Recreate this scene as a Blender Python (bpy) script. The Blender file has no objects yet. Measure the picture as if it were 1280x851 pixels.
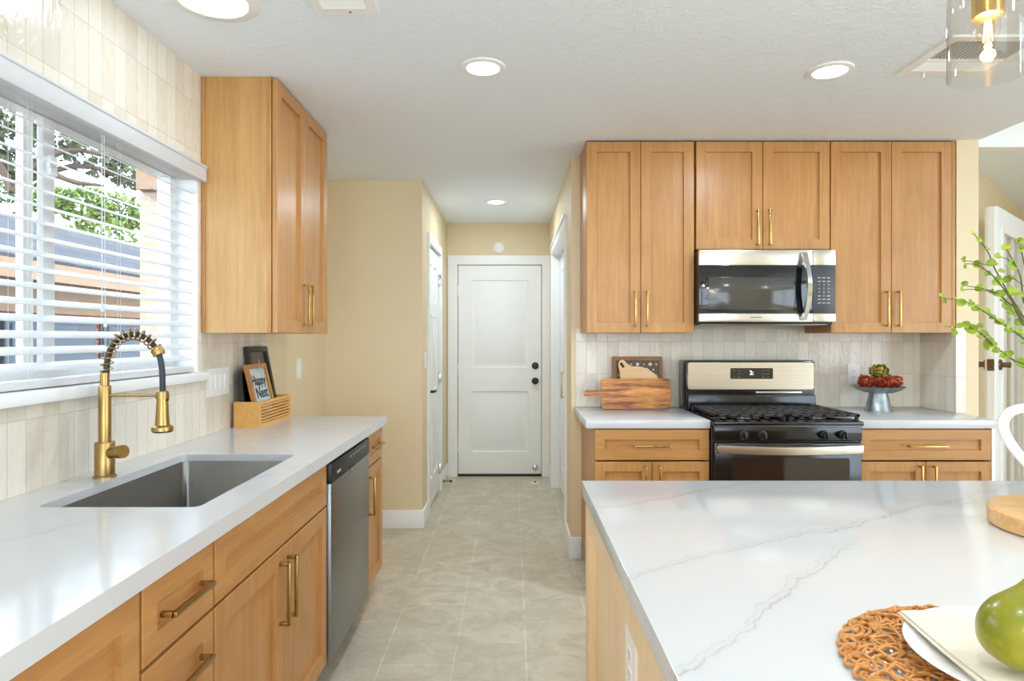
import bpy, bmesh, math, random
from mathutils import Vector, Matrix
R = math.radians
random.seed(7)
SC = bpy.context.scene
COL = SC.collection

# ------------------------------------------------------------------ camera
F = 800.0                      # focal length in pixels of the 1280 px wide frame
VX, VY = 641.0, 422.0          # vanishing point in the frame
CH = 1.345                     # lens height
cam = bpy.data.cameras.new('camera')
cam.sensor_fit = 'HORIZONTAL'; cam.sensor_width = 36.0
cam.lens = F / 1280.0 * 36.0
cam.shift_x = (640.0 - VX) / 1280.0
cam.shift_y = (VY - 425.5) / 1280.0
cam.clip_start = 0.02
camo = bpy.data.objects.new('camera', cam); COL.objects.link(camo)
camo.location = (0, 0, CH); camo.rotation_euler = (R(90), 0, 0)
SC.camera = camo

# ------------------------------------------------------------------ view, world, sun
SC.view_settings.view_transform = 'Standard'
SC.view_settings.look = 'None'
SC.view_settings.gamma = 1.0
SC.view_settings.use_curve_mapping = False
SC.view_settings.exposure = 0.42
SC.cycles.max_bounces = 14
SC.cycles.diffuse_bounces = 8
SC.cycles.transparent_max_bounces = 24
SC.cycles.sample_clamp_indirect = 6.0
SC.cycles.use_denoising = True
SC.cycles.caustics_reflective = False
SC.cycles.caustics_refractive = False

w = bpy.data.worlds.new('sky'); SC.world = w; w.use_nodes = True
bg = w.node_tree.nodes['Background']
bg.inputs[0].default_value = (0.81, 0.96, 1.13, 1)
bg.inputs[1].default_value = 4.4
sun = bpy.data.lights.new('sun', 'SUN'); sun.energy = 2.2; sun.angle = R(1.0); sun.color = (1, 0.94, 0.84)
suno = bpy.data.objects.new('sun', sun); COL.objects.link(suno)
suno.rotation_euler = Vector((-0.45, 0.62, -0.85)).to_track_quat('-Z', 'Y').to_euler()

def portal(name, loc, rot, sx, sy):
    l = bpy.data.lights.new(name, 'AREA'); l.shape = 'RECTANGLE'; l.size = sx; l.size_y = sy
    l.cycles.is_portal = True
    o = bpy.data.objects.new(name, l); COL.objects.link(o); o.location = loc; o.rotation_euler = rot
portal('daylight_kitchen_window', (-1.50, 1.93, 1.63), (0, R(-90), 0), 0.9, 1.52)
portal('daylight_added_rear', (0.55, -4.06, 1.2), (R(90), 0, 0), 3.3, 2.3)  # sky portal at the added rear opening, out of view
portal('daylight_added_right', (5.58, -0.9, 1.4), (0, R(90), 0), 2.2, 4.4)  # sky portal at the added side windows, out of view

CAN_W = 8.2                   # watts of one recessed ceiling light
CAN_COL = (0.83, 0.98, 1.13)
BULB_W = 8.0

# ------------------------------------------------------------------ materials
def srgb(r, g, b):
    f = lambda c: (c/255/12.92) if c/255 <= 0.04045 else ((c/255+0.055)/1.055)**2.4
    return (f(r), f(g), f(b), 1)

class NT:
    def __init__(s, name):
        s.m = bpy.data.materials.new(name); s.m.use_nodes = True
        s.t = s.m.node_tree; s.n = s.t.nodes; s.p = s.n['Principled BSDF']; s.out = s.n['Material Output']
    def node(s, typ, **kw):
        n = s.n.new(typ)
        for k, v in kw.items(): setattr(n, k, v)
        return n
    def link(s, a, b): s.t.links.new(a, b)
    def val(s, sock, v):
        if hasattr(v, 'is_output') or isinstance(v, bpy.types.NodeSocket): s.link(v, sock)
        else: sock.default_value = v
    def math(s, op, a, b=0.0, c=0.0):
        n = s.node('ShaderNodeMath', operation=op)
        s.val(n.inputs[0], a); s.val(n.inputs[1], b); s.val(n.inputs[2], c)
        return n.outputs[0]
    def coords(s):
        return s.node('ShaderNodeTexCoord').outputs['Object']
    def xyz(s, vec):
        n = s.node('ShaderNodeSeparateXYZ'); s.link(vec, n.inputs[0]); return n.outputs
    def comb(s, x, y, z):
        n = s.node('ShaderNodeCombineXYZ')
        for i, v in enumerate((x, y, z)): s.val(n.inputs[i], v)
        return n.outputs[0]
    def scale(s, vec, sc):
        n = s.node('ShaderNodeMapping'); s.link(vec, n.inputs[0]); n.inputs['Scale'].default_value = sc
        return n.outputs[0]
    def noise(s, vec, scale, detail=3, rough=0.5, dist=0.0):
        n = s.node('ShaderNodeTexNoise'); s.link(vec, n.inputs['Vector'])
        n.inputs['Scale'].default_value = scale; n.inputs['Detail'].default_value = detail
        n.inputs['Roughness'].default_value = rough; n.inputs['Distortion'].default_value = dist
        return n.outputs['Fac']
    def ramp(s, fac, stops):
        n = s.node('ShaderNodeValToRGB'); s.link(fac, n.inputs[0])
        e = n.color_ramp.elements
        while len(e) < len(stops): e.new(0.5)
        for el, (p, c) in zip(e, stops):
            el.position = p; el.color = c if len(c) == 4 else (*c, 1)
        return n.outputs[0]
    def mix(s, fac, a, b, mode='MIX'):
        n = s.node('ShaderNodeMix', data_type='RGBA', blend_type=mode)
        s.val(n.inputs[0], fac); s.val(n.inputs[6], a); s.val(n.inputs[7], b)
        return n.outputs[2]
    def bump(s, h, strength=0.2, dist=0.002):
        n = s.node('ShaderNodeBump'); s.link(h, n.inputs['Height'])
        n.inputs['Strength'].default_value = strength; n.inputs['Distance'].default_value = dist
        s.link(n.outputs[0], s.p.inputs['Normal'])
    def base(s, c, rough=0.5, metal=0.0, spec=0.5, coat=0.0):
        s.val(s.p.inputs['Base Color'], c); s.p.inputs['Roughness'].default_value = rough
        s.p.inputs['Metallic'].default_value = metal; s.p.inputs['Specular IOR Level'].default_value = spec
        s.p.inputs['Coat Weight'].default_value = coat
        return s.m

M = {}
def plain(name, c, rough=0.5, metal=0.0, spec=0.5, coat=0.0, bump=None, var=0.06, vs=9.0):
    t = NT(name); co = t.coords()
    f = t.noise(co, vs, 3)
    c = c if len(c) == 4 else (*c, 1)
    lo = tuple(x*(1-var) for x in c[:3]); hi = tuple(min(1, x*(1+var)) for x in c[:3])
    col = t.ramp(f, [(0.3, lo), (0.7, hi)])
    t.base(col, rough, metal, spec, coat)
    if bump: t.bump(t.noise(co, bump[0], 4), bump[1], bump[2])
    M[name] = t.m
    return t.m

def wood(name, lo, hi, axis='Z', rough=0.38, scale=1.0, contrast=(0.25, 0.75), coat=0.15):
    t = NT(name); co = t.coords()
    s = {'Z': (16, 16, 1.1), 'X': (1.1, 16, 16), 'Y': (16, 1.1, 16)}[axis]
    g = t.noise(t.scale(co, tuple(v*scale for v in s)), 2.2, 5, 0.6, 0.9)
    fine = t.noise(t.scale(co, tuple(v*scale*6 for v in s)), 3.0, 2, 0.5)
    big = t.noise(co, 2.6*scale, 2, 0.5, 0.5)
    f = t.math('ADD', t.math('MULTIPLY', g, 0.55), t.math('ADD', t.math('MULTIPLY', fine, 0.18), t.math('MULTIPLY', big, 0.27)))
    col = t.ramp(f, [(contrast[0], lo), (contrast[1], hi)])
    t.base(col, rough, 0, 0.4, coat); t.p.inputs['Coat Roughness'].default_value = 0.25
    t.bump(fine, 0.05, 0.001)
    M[name] = t.m
    return t.m

wood('maple', srgb(162, 110, 56), srgb(205, 153, 94))
wood('maple_level', srgb(162, 110, 56), srgb(205, 153, 94), 'Y')
wood('maple_across', srgb(162, 110, 56), srgb(205, 153, 94), 'X')
wood('birch', srgb(172, 126, 70), srgb(214, 170, 110), 'Z', 0.4, 0.5, (0.3, 0.7))
wood('maple_window_lit', srgb(220, 190, 144), srgb(242, 218, 178), 'Z', 0.4, 0.7, (0.3, 0.7))  # maple paled so the island end carries the window light in its colour
wood('box_pine', srgb(200, 140, 66), srgb(236, 184, 108), 'Y', 0.45, 1.6)
wood('frame_oak', srgb(160, 106, 48), srgb(206, 150, 84), 'Y', 0.45, 2)
wood('acacia', srgb(110, 54, 18), srgb(226, 152, 72), 'X', 0.35, 1.0, (0.40, 0.58))
wood('beech', srgb(226, 186, 130), srgb(246, 216, 168), 'X', 0.5, 1.5)
wood('carved_wood', srgb(120, 76, 42), srgb(176, 126, 78), 'X', 0.5, 2)
wood('board_ash', srgb(196, 146, 88), srgb(234, 192, 136), 'X', 0.42, 1.2, (0.34, 0.66))
wood('rattan', srgb(168, 104, 44), srgb(224, 164, 92), 'X', 0.5, 6)
wood('bark', srgb(56, 44, 34), srgb(104, 88, 74), 'Z', 0.9, 2, coat=0)

plain('paint_beige', srgb(226, 208, 172), 0.6, bump=(160, 0.06, 0.002), var=0.01)
plain('paint_white', srgb(240, 240, 238), 0.38, var=0.01)
plain('white_plastic', srgb(238, 238, 234), 0.35, var=0.01)
plain('blind_white', srgb(208, 209, 210), 0.42, var=0.01)
plain('white_ceramic', srgb(244, 243, 240), 0.15, coat=0.5, var=0.01)
plain('napkin_cloth', srgb(224, 214, 196), 0.85, bump=(700, 0.2, 0.001), var=0.02)
plain('dark_gap', srgb(38, 34, 30), 0.8)
plain('black_enamel', srgb(16, 16, 17), 0.16, spec=0.6)
plain('black_satin', srgb(22, 22, 23), 0.38)
plain('cast_iron', srgb(40, 38, 37), 0.55, bump=(300, 0.2, 0.001))
plain('black_glass', srgb(12, 12, 13), 0.05, spec=0.7)
plain('oven_glass', srgb(44, 32, 26), 0.06, spec=0.7)
plain('mw_window', srgb(66, 62, 55), 0.10, spec=0.6)
plain('grey_plastic', srgb(62, 64, 66), 0.35)
plain('black_frame', srgb(40, 38, 36), 0.45)
plain('art_blue', srgb(196, 212, 214), 0.5, var=0.15, vs=30)
plain('art_dark', srgb(58, 56, 54), 0.2, var=0.2, vs=25)
plain('ink', srgb(36, 42, 48), 0.6)
plain('print_grey', srgb(196, 198, 198), 0.5)
plain('print_mid', srgb(120, 112, 98), 0.5)
plain('pearl', srgb(228, 222, 210), 0.25)
plain('mosaic_dark', srgb(92, 82, 72), 0.5, var=0.3, vs=90)
plain('rubber_hose', srgb(36, 44, 48), 0.4)
plain('leaf_green', srgb(124, 148, 22), 0.45, var=0.22, vs=40)
plain('stem_brown', srgb(84, 82, 40), 0.6)
plain('artichoke_red', srgb(158, 56, 36), 0.45, var=0.6, vs=60)
plain('artichoke_green', srgb(132, 122, 40), 0.45, var=0.55, vs=45)
plain('artichoke_rust', srgb(196, 104, 66), 0.45, var=0.3, vs=60)
plain('artichoke_olive', srgb(176, 158, 78), 0.45, var=0.3, vs=45)
plain('brick_cream', srgb(226, 206, 184), 0.9)
plain('fascia_tan', srgb(140, 114, 90), 0.8)
plain('garage_panel', srgb(58, 70, 80), 0.6)
plain('ground', srgb(104, 100, 92), 0.95, var=0.15)
plain('tree_leaf', srgb(62, 84, 26), 0.6, var=0.3, vs=3)
plain('tree_leaf_bright', srgb(92, 116, 34), 0.6, var=0.25, vs=3)
plain('tree_leaf_grey', srgb(78, 86, 56), 0.6, var=0.3, vs=3)
plain('bronze', srgb(120, 96, 72), 0.32, metal=0.9)
plain('chrome', srgb(210, 212, 214), 0.09, metal=1.0)

def metal(name, c, rough, axis=None, br=0.10):
    t = NT(name); co = t.coords()
    if axis:
        s = {'X': (1, 260, 260), 'Y': (260, 1, 260), 'Z': (260, 260, 1)}[axis]
        f = t.noise(t.scale(co, s), 1.0, 3, 0.6)
    else:
        f = t.noise(co, 40, 3)
    lo = tuple(x*(1-br) for x in c[:3]); hi = tuple(min(1, x*(1+br)) for x in c[:3])
    t.base(t.ramp(f, [(0.3, lo), (0.7, hi)]), rough, 1.0)
    t.link(t.math('MULTIPLY_ADD', f, 0.12, rough - 0.06), t.p.inputs['Roughness'])
    M[name] = t.m
metal('brass', srgb(178, 148, 92), 0.30, 'Z')
metal('brass_gold', srgb(198, 162, 92), 0.26)
metal('steel', srgb(206, 197, 182), 0.30, 'X')
metal('steel_dark', srgb(150, 152, 150), 0.36, 'Z')
metal('sink_steel', srgb(132, 130, 127), 0.30, None, 0.04)
metal('galvanised', srgb(168, 178, 178), 0.42, None, 0.18)

# textured ceiling
t = NT('ceiling_plaster'); co = t.coords()
n1 = t.ramp(t.noise(co, 34, 4, 0.6, 0.6), [(0.42, (0, 0, 0)), (0.60, (1, 1, 1))]); n2 = t.noise(co, 14, 2)
t.base(srgb(233, 240, 248), 0.75); t.bump(t.math('ADD', n1, t.math('MULTIPLY', n2, 0.5)), 0.28, 0.006)
M['ceiling'] = t.m

# glazed stacked wall tile: long axis up the wall
def tile_mat(name, uaxis, zoff=0.122, pitch=0.0645):
    t = NT(name); c = t.xyz(t.coords())
    v = t.comb(t.math('SUBTRACT', c[2], zoff), c[uaxis], 0.0)
    b = t.node('ShaderNodeTexBrick'); t.link(v, b.inputs['Vector'])
    b.offset = 0.0; b.squash = 1.0
    b.inputs['Color1'].default_value = srgb(230, 222, 205); b.inputs['Color2'].default_value = srgb(208, 195, 172)
    b.inputs['Mortar'].default_value = srgb(196, 184, 164)
    b.inputs['Scale'].default_value = 1.0; b.inputs['Mortar Size'].default_value = 0.0013
    b.inputs['Mortar Smooth'].default_value = 0.2; b.inputs['Bias'].default_value = -0.1
    b.inputs['Brick Width'].default_value = 0.2; b.inputs['Row Height'].default_value = pitch
    co = t.coords()
    cloud = t.noise(co, 16, 4, 0.6, 0.8)
    col = t.mix(t.math('MULTIPLY', cloud, 0.5), b.outputs['Color'], srgb(240, 236, 228))
    t.base(col, 0.16, 0, 0.5)
    wav = t.noise(t.scale(co, (1, 1, 0.45)), 40, 3, 0.55, 0.8)
    per = t.noise(t.comb(t.math('SNAP', c[uaxis], pitch), t.math('SNAP', t.math('SUBTRACT', c[2], zoff), 0.2), 0.0), 55, 0)
    h = t.math('SUBTRACT', t.math('MULTIPLY_ADD', per, 0.5, wav), b.outputs['Fac'])
    t.bump(h, 0.6, 0.005)
    M[name] = t.m
tile_mat('tile_back', 0); tile_mat('tile_side', 1)

# floor: 30 x 60 stone tiles, each column stepped by a third
t = NT('floor_tile'); c = t.xyz(t.coords())
colu = t.math('FLOOR', t.math('DIVIDE', t.math('ADD', c[0], 0.545), 0.30))
yy = t.math('SUBTRACT', t.math('SUBTRACT', c[1], 0.23), t.math('MULTIPLY', colu, 0.2))
b = t.node('ShaderNodeTexBrick'); t.link(t.comb(yy, t.math('ADD', c[0], 0.545), 0.0), b.inputs['Vector'])
b.offset = 0.0
b.inputs['Color1'].default_value = srgb(212, 203, 182); b.inputs['Color2'].default_value = srgb(200, 190, 168)
b.inputs['Mortar'].default_value = srgb(228, 222, 210)
for k, v in (('Scale', 1.0), ('Mortar Size', 0.003), ('Mortar Smooth', 0.1), ('Bias', 0.0), ('Brick Width', 0.6), ('Row Height', 0.3)):
    b.inputs[k].default_value = v
co = t.coords()
st = t.noise(co, 5, 6, 0.62, 1.6)
st2 = t.noise(t.scale(co, (1, 1.6, 1)), 14, 5, 0.6, 1.0)
col = t.mix(t.ramp(st, [(0.38, (0, 0, 0)), (0.62, (0.8, 0.8, 0.8))]), b.outputs['Color'], srgb(184, 173, 148))
col = t.mix(t.ramp(st2, [(0.5, (0, 0, 0)), (0.75, (0.4, 0.4, 0.4))]), col, srgb(220, 212, 198))
t.base(col, 0.34, 0, 0.4); t.bump(b.outputs['Fac'], -0.2, 0.002); M['floor'] = t.m

# white quartz with grey veins: (x0, y0, slope) lines wander with noise
def quartz(name, lines, strength=0.40, width=0.0042, ox=0.0, oy=0.0):
    lines = [(a-ox, b_-oy, c_, d_) for a, b_, c_, d_ in lines]   # the top's own origin
    t = NT(name); co = t.coords(); c = t.xyz(co)
    n1 = t.math('SUBTRACT', t.noise(co, 2.6, 5, 0.6), 0.5)
    n2 = t.math('SUBTRACT', t.noise(co, 13, 4, 0.6), 0.5)
    wob = t.math('ADD', t.math('MULTIPLY', n1, 0.10), t.math('MULTIPLY', n2, 0.06))
    gate = t.ramp(t.noise(co, 7.0, 3, 0.6), [(0.38, (0.55, 0.55, 0.55)), (0.66, (1, 1, 1))])
    tot = None
    for i, (x0, y0, sl, ln) in enumerate(lines):
        d = t.math('SUBTRACT', t.math('SUBTRACT', c[1], y0), t.math('MULTIPLY', t.math('SUBTRACT', c[0], x0), sl))
        d = t.math('ADD', t.math('DIVIDE', d, math.sqrt(1+sl*sl)), wob)
        for off, wd, amp in ((0, width, 1.0), (0.014, width*0.7, 0.6), (0.004, width*5, 0.22)):
            a = t.math('ABSOLUTE', t.math('SUBTRACT', d, off))
            v = t.math('MULTIPLY', t.math('MAXIMUM', t.math('SUBTRACT', 1.0, t.math('DIVIDE', a, wd)), 0.0), amp)
            v = t.math('MULTIPLY', v, t.math('MINIMUM', t.math('MAXIMUM', t.math('MULTIPLY', t.math('SUBTRACT', ln-ox, c[0]), 6.0), 0.0), 1.0))
            tot = v if tot is None else t.math('MAXIMUM', tot, v)
    f = t.math('MULTIPLY', t.math('MULTIPLY', tot, gate), strength)
    cl = t.noise(co, 3.5, 3)
    basec = t.mix(cl, srgb(207, 208, 209), srgb(201, 202, 203))
    t.base(t.mix(f, basec, srgb(112, 110, 108)), 0.13, 0, 0.5)
    M[name] = t.m
quartz('quartz_island', [(0.226, 1.589, 0.59, 0.80), (0.23, 1.155, 0.56, 1.9), (0.26, 0.85, 1.07, 0.78)], ox=1.1, oy=1.16)
quartz('quartz_left', [(-1.1, 1.2, 2.2, 1), (-1.0, 2.45, -1.4, 1), (-0.9, 2.9, 1.6, 1)], 0.22, ox=-1.0, oy=1.9)
quartz('quartz_back', [(0.5, 3.5, 0.5, 1), (2.0, 3.4, 0.4, 1)], 0.15, ox=0.69, oy=3.6)

def thin_glass(name, tint=(1, 1, 1, 1), rough=0.02, ior=1.45):
    t = NT(name)
    tr = t.node('ShaderNodeBsdfTransparent'); tr.inputs[0].default_value = tint
    gl = t.node('ShaderNodeBsdfGlossy'); gl.inputs['Roughness'].default_value = rough
    lw = t.node('ShaderNodeLayerWeight'); lw.inputs[0].default_value = 0.5
    f0 = ((ior-1)/(ior+1))**2      # Schlick reflectance, the same from both faces of a thin sheet
    fr = t.math('MULTIPLY_ADD', t.math('POWER', lw.outputs['Facing'], 5.0), 1-f0, f0)
    mx = t.node('ShaderNodeMixShader'); t.link(fr, mx.inputs[0]); t.link(tr.outputs[0], mx.inputs[1]); t.link(gl.outputs[0], mx.inputs[2])
    t.link(mx.outputs[0], t.out.inputs[0]); M[name] = t.m
thin_glass('glass'); thin_glass('shade_glass', (0.96, 0.95, 0.93, 1), 0.02, 1.5); thin_glass('bulb_glass', (1, 0.93, 0.82, 1))

def emit(name, c, s):
    t = NT(name); e = t.node('ShaderNodeEmission'); e.inputs[0].default_value = c; e.inputs[1].default_value = s
    t.link(e.outputs[0], t.out.inputs[0]); M[name] = t.m
emit('lamp_diffuser', (1, 0.97, 0.92, 1), 4.0)
emit('filament', (1, 0.62, 0.25, 1), 30.0)
emit('display_digit', (0.6, 0.85, 1, 1), 1.5)

t = NT('red_brick'); c = t.xyz(t.coords())
b = t.node('ShaderNodeTexBrick'); t.link(t.comb(c[1], c[2], 0.0), b.inputs['Vector'])
b.inputs['Color1'].default_value = srgb(104, 54, 42); b.inputs['Color2'].default_value = srgb(124, 74, 58); b.inputs['Mortar'].default_value = srgb(140, 128, 116)
for k, v in (('Scale', 1.0), ('Mortar Size', 0.008), ('Brick Width', 0.21), ('Row Height', 0.075)): b.inputs[k].default_value = v
t.base(b.outputs['Color'], 0.9); M['red_brick'] = t.m
t = NT('pale_brick'); c = t.xyz(t.coords())
b = t.node('ShaderNodeTexBrick'); t.link(t.comb(c[0], c[2], 0.0), b.inputs['Vector'])
b.inputs['Color1'].default_value = srgb(168, 142, 118); b.inputs['Color2'].default_value = srgb(186, 162, 138); b.inputs['Mortar'].default_value = srgb(190, 180, 168)
for k, v in (('Scale', 1.0), ('Mortar Size', 0.008), ('Brick Width', 0.21), ('Row Height', 0.075)): b.inputs[k].default_value = v
t.base(b.outputs['Color'], 0.9); M['pale_brick'] = t.m
t = NT('shingles'); c = t.xyz(t.coords())
b = t.node('ShaderNodeTexBrick'); t.link(t.comb(c[1], c[0], 0.0), b.inputs['Vector'])
b.inputs['Color1'].default_value = srgb(44, 47, 54); b.inputs['Color2'].default_value = srgb(60, 63, 70); b.inputs['Mortar'].default_value = srgb(26, 28, 32)
for k, v in (('Scale', 1.0), ('Mortar Size', 0.012), ('Brick Width', 0.3), ('Row Height', 0.13)): b.inputs[k].default_value = v
t.base(b.outputs['Color'], 0.9); M['shingles'] = t.m

t = NT('pear_skin'); co = t.coords()
sp = t.noise(co, 260, 2); pa = t.noise(co, 14, 3)
col = t.ramp(pa, [(0.3, srgb(110, 118, 8)), (0.7, srgb(162, 154, 26))])
col = t.mix(t.ramp(sp, [(0.62, (0, 0, 0)), (0.72, (0.5, 0.5, 0.5))]), col, srgb(96, 96, 30))
t.base(col, 0.28, 0, 0.5, 0.2); M['pear_skin'] = t.m

# ------------------------------------------------------------------ mesh helpers
class B:
    def __init__(s): s.bm = bmesh.new()
    def box(s, x0, x1, y0, y1, z0, z1, bev=0.0, m=0, seg=2):
        c = [s.bm.verts.new((x, y, z)) for x in (x0, x1) for y in (y0, y1) for z in (z0, z1)]
        fs = []
        for q in ((0,1,3,2), (4,6,7,5), (0,4,5,1), (2,3,7,6), (0,2,6,4), (1,5,7,3)):
            f = s.bm.faces.new([c[i] for i in q]); f.material_index = m; fs.append(f)
        if bev > 0:
            es = list({e for f in fs for e in f.edges})
            r = bmesh.ops.bevel(s.bm, geom=es, offset=bev, segments=seg, profile=0.5, affect='EDGES')
            for f in r['faces']: f.material_index = m
        return s
    def loft(s, loops, cap0=True, cap1=True, m=0, closed=True):
        vs = [[s.bm.verts.new(p) for p in lp] for lp in loops]
        n = len(vs[0])
        for a, b in zip(vs, vs[1:]):
            for i in range(n if closed else n-1):
                j = (i+1) % n
                try: s.bm.faces.new((a[i], a[j], b[j], b[i])).material_index = m
                except ValueError: pass
        if cap0: s.bm.faces.new(list(reversed(vs[0]))).material_index = m
        if cap1: s.bm.faces.new(vs[-1]).material_index = m
        return s
    def tube(s, pts, r, n=10, m=0, caps=True, closed=False):
        pts = [Vector(p) for p in pts]; N = len(pts)
        rs = r if isinstance(r, (list, tuple)) else [r]*N
        prev = None; loops = []
        for i, p in enumerate(pts):
            if closed: tg = (pts[(i+1) % N] - pts[i-1])
            else: tg = pts[min(i+1, N-1)] - pts[max(i-1, 0)]
            tg = tg.normalized() if tg.length > 1e-9 else Vector((0, 0, 1))
            if prev is None:
                a = Vector((0, 0, 1)) if abs(tg.z) < 0.9 else Vector((1, 0, 0))
                u = tg.cross(a).normalized()
            else:
                u = (prev - tg*prev.dot(tg))
                u = u.normalized() if u.length > 1e-9 else tg.orthogonal().normalized()
            prev = u; v = tg.cross(u)
            loops.append([p + (u*math.cos(2*math.pi*k/n) + v*math.sin(2*math.pi*k/n))*rs[i] for k in range(n)])
        if closed:
            loops.append(loops[0])
            vs = [[s.bm.verts.new(p) for p in lp] for lp in loops[:-1]]
            for i in range(N):
                a, b = vs[i], vs[(i+1) % N]
                for k in range(n):
                    j = (k+1) % n
                    s.bm.faces.new((a[k], a[j], b[j], b[k])).material_index = m
            return s
        return s.loft(loops, caps, caps, m)
    def lathe(s, prof, c=(0, 0, 0), n=32, axis='Z', m=0, cap0=True, cap1=True, mod=None):
        c = Vector(c); loops = []
        for (r, z) in prof:
            lp = []
            for k in range(n):
                a = 2*math.pi*k/n
                rr = r*(mod(a, r, z) if mod else 1)
                x, y = rr*math.cos(a), rr*math.sin(a)
                lp.append(c + (Vector((x, y, z)) if axis == 'Z' else Vector((z, x, y)) if axis == 'X' else Vector((y, z, x))))
            loops.append(lp)
        return s.loft(loops, cap0, cap1, m)
    def prism(s, outer, d0, d1, mapf, holes=(), m=0):
        """polygon (u, v) with optional holes swept from depth d0 to d1; mapf(u, v, d) gives the point"""
        tmp = bmesh.new(); loops = [outer] + list(holes); es = []
        for lp in loops:
            vs = [tmp.verts.new((u, v, 0)) for u, v in lp]
            for i in range(len(vs)): es.append(tmp.edges.new((vs[i], vs[(i+1) % len(vs)])))
        bmesh.ops.triangle_fill(tmp, edges=es, use_beauty=True, use_dissolve=False)
        tmp.verts.ensure_lookup_table(); tmp.verts.index_update()
        tris = [[v.index for v in f.verts] for f in tmp.faces]
        P = [(v.co.x, v.co.y) for v in tmp.verts]; tmp.free()
        a = [s.bm.verts.new(mapf(u, v, d0)) for u, v in P]; b_ = [s.bm.verts.new(mapf(u, v, d1)) for u, v in P]
        for tr in tris:
            s.bm.faces.new([a[i] for i in tr]).material_index = m
            s.bm.faces.new([b_[i] for i in reversed(tr)]).material_index = m
        k = 0
        for lp in loops:
            n = len(lp)
            for i in range(n):
                j = (i+1) % n
                s.bm.faces.new((a[k+i], a[k+j], b_[k+j], b_[k+i])).material_index = m
            k += n
        return s
    def quad(s, p, m=0):
        s.bm.faces.new([s.bm.verts.new(q) for q in p]).material_index = m
        return s

ORG = {}
def thing(name, loc, label, cat, group=None):
    o = bpy.data.objects.new(name, None); COL.objects.link(o); o.location = loc
    o.empty_display_size = 0.05
    ORG[o] = Vector(loc); o['label'] = label; o['category'] = cat
    if group: o['group'] = group
    return o
def part(name, b, mats, parent=None, origin=None, smooth=True, label=None, angle=35, recalc=True):
    if recalc: bmesh.ops.recalc_face_normals(b.bm, faces=b.bm.faces[:])
    org = ORG[parent] if parent is not None else Vector(origin or (0, 0, 0))
    bmesh.ops.translate(b.bm, verts=b.bm.verts[:], vec=-org)
    me = bpy.data.meshes.new(name); b.bm.to_mesh(me); b.bm.free()
    for mm in (mats if isinstance(mats, (list, tuple)) else [mats]): me.materials.append(M[mm] if isinstance(mm, str) else mm)
    if smooth:
        for p in me.polygons: p.use_smooth = True
        me.set_sharp_from_angle(angle=R(angle))
    o = bpy.data.objects.new(name, me); COL.objects.link(o)
    if parent is not None: o.parent = parent
    else: o.location = org
    ORG[o] = org
    if label: o['label'] = label
    return o
def single(name, b, mats, origin, label, cat, group=None, **kw):
    o = part(name, b, mats, None, origin, **kw); o['label'] = label; o['category'] = cat
    if group: o['group'] = group
    return o
def struct(name, b, mats, **kw):
    o = part(name, b, mats, None, (0, 0, 0), **kw); o['kind'] = 'structure'
    return o
def sthing(name, loc):
    o = bpy.data.objects.new(name, None); COL.objects.link(o); o.location = loc; ORG[o] = Vector(loc); o['kind'] = 'structure'
    return o
def P(px, py, Y): return Vector(((px-VX)*Y/F, Y, CH + (VY-py)*Y/F))
def rrect(u0, u1, v0, v1, r, n=5):
    out = []
    for cx, cy, a0 in ((u1-r, v1-r, 0), (u0+r, v1-r, 90), (u0+r, v0+r, 180), (u1-r, v0+r, 270)):
        for k in range(n+1):
            a = R(a0 + 90*k/n); out.append((cx + r*math.cos(a), cy + r*math.sin(a)))
    return out
FACE = {'-Y': lambda pl: (lambda u, v, d: (u, pl - d, v)),
        '+X': lambda pl: (lambda u, v, d: (pl + d, u, v)),
        '-X': lambda pl: (lambda u, v, d: (pl - d, u, v)),
        '-Z': lambda pl: (lambda u, v, d: (u, v, pl - d))}
def text_b(b, body, size, mapf, u, v, depth=0.0006, m=0, align='CENTER', bold=0.0):
    cu = bpy.data.curves.new('lettering', 'FONT'); cu.body = body; cu.size = size; cu.align_x = align; cu.align_y = 'CENTER'
    cu.extrude = depth/2; cu.offset = bold; cu.resolution_u = 3
    ob = bpy.data.objects.new('lettering', cu); COL.objects.link(ob)
    bpy.context.view_layer.update()
    me = bpy.data.meshes.new_from_object(ob.evaluated_get(bpy.context.evaluated_depsgraph_get()))
    vs = [b.bm.verts.new(mapf(u + p.co.x, v + p.co.y, p.co.z + depth/2)) for p in me.vertices]
    for p in me.polygons:
        try: b.bm.faces.new([vs[i] for i in p.vertices]).material_index = m
        except ValueError: pass
    bpy.data.objects.remove(ob); bpy.data.curves.remove(cu); bpy.data.meshes.remove(me)
    return b

# ------------------------------------------------------------------ room shell
CZ = 2.455                                   # kitchen ceiling
WL, HL, HR, WB = -1.325, -0.64, 0.358, 3.92  # left wall face, hall faces, back wall face
struct('floor', B().box(-1.6, 5.8, -4.2, 6.5, -0.08, 0), 'floor')
struct('ceiling', B().box(-1.6, 2.62, -4.2, 6.5, CZ, CZ+0.12), 'ceiling')
struct('ceiling_dining', B().box(2.62, 5.8, -4.2, 3.66, 2.78, 2.9).box(2.62, 5.8, 3.74, 6.5, 2.46, 2.9), 'ceiling')
struct('trim_1', B().box(2.52, 2.62, -4.2, 3.66, CZ+0.12, 2.9).box(2.62, 5.8, 3.66, 3.74, 2.435, 2.9), 'paint_white')
WY0, WY1, WZ0, WZ1 = 1.17, 2.69, 1.165, 2.06
def holed(b, x0, x1, y0, y1, z0, z1):
    b.box(x0, x1, y0, WY0, z0, z1); b.box(x0, x1, WY1, y1, z0, z1)
    b.box(x0, x1, WY0, WY1, z0, WZ0); b.box(x0, x1, WY0, WY1, WZ1, z1)
    return b
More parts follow.
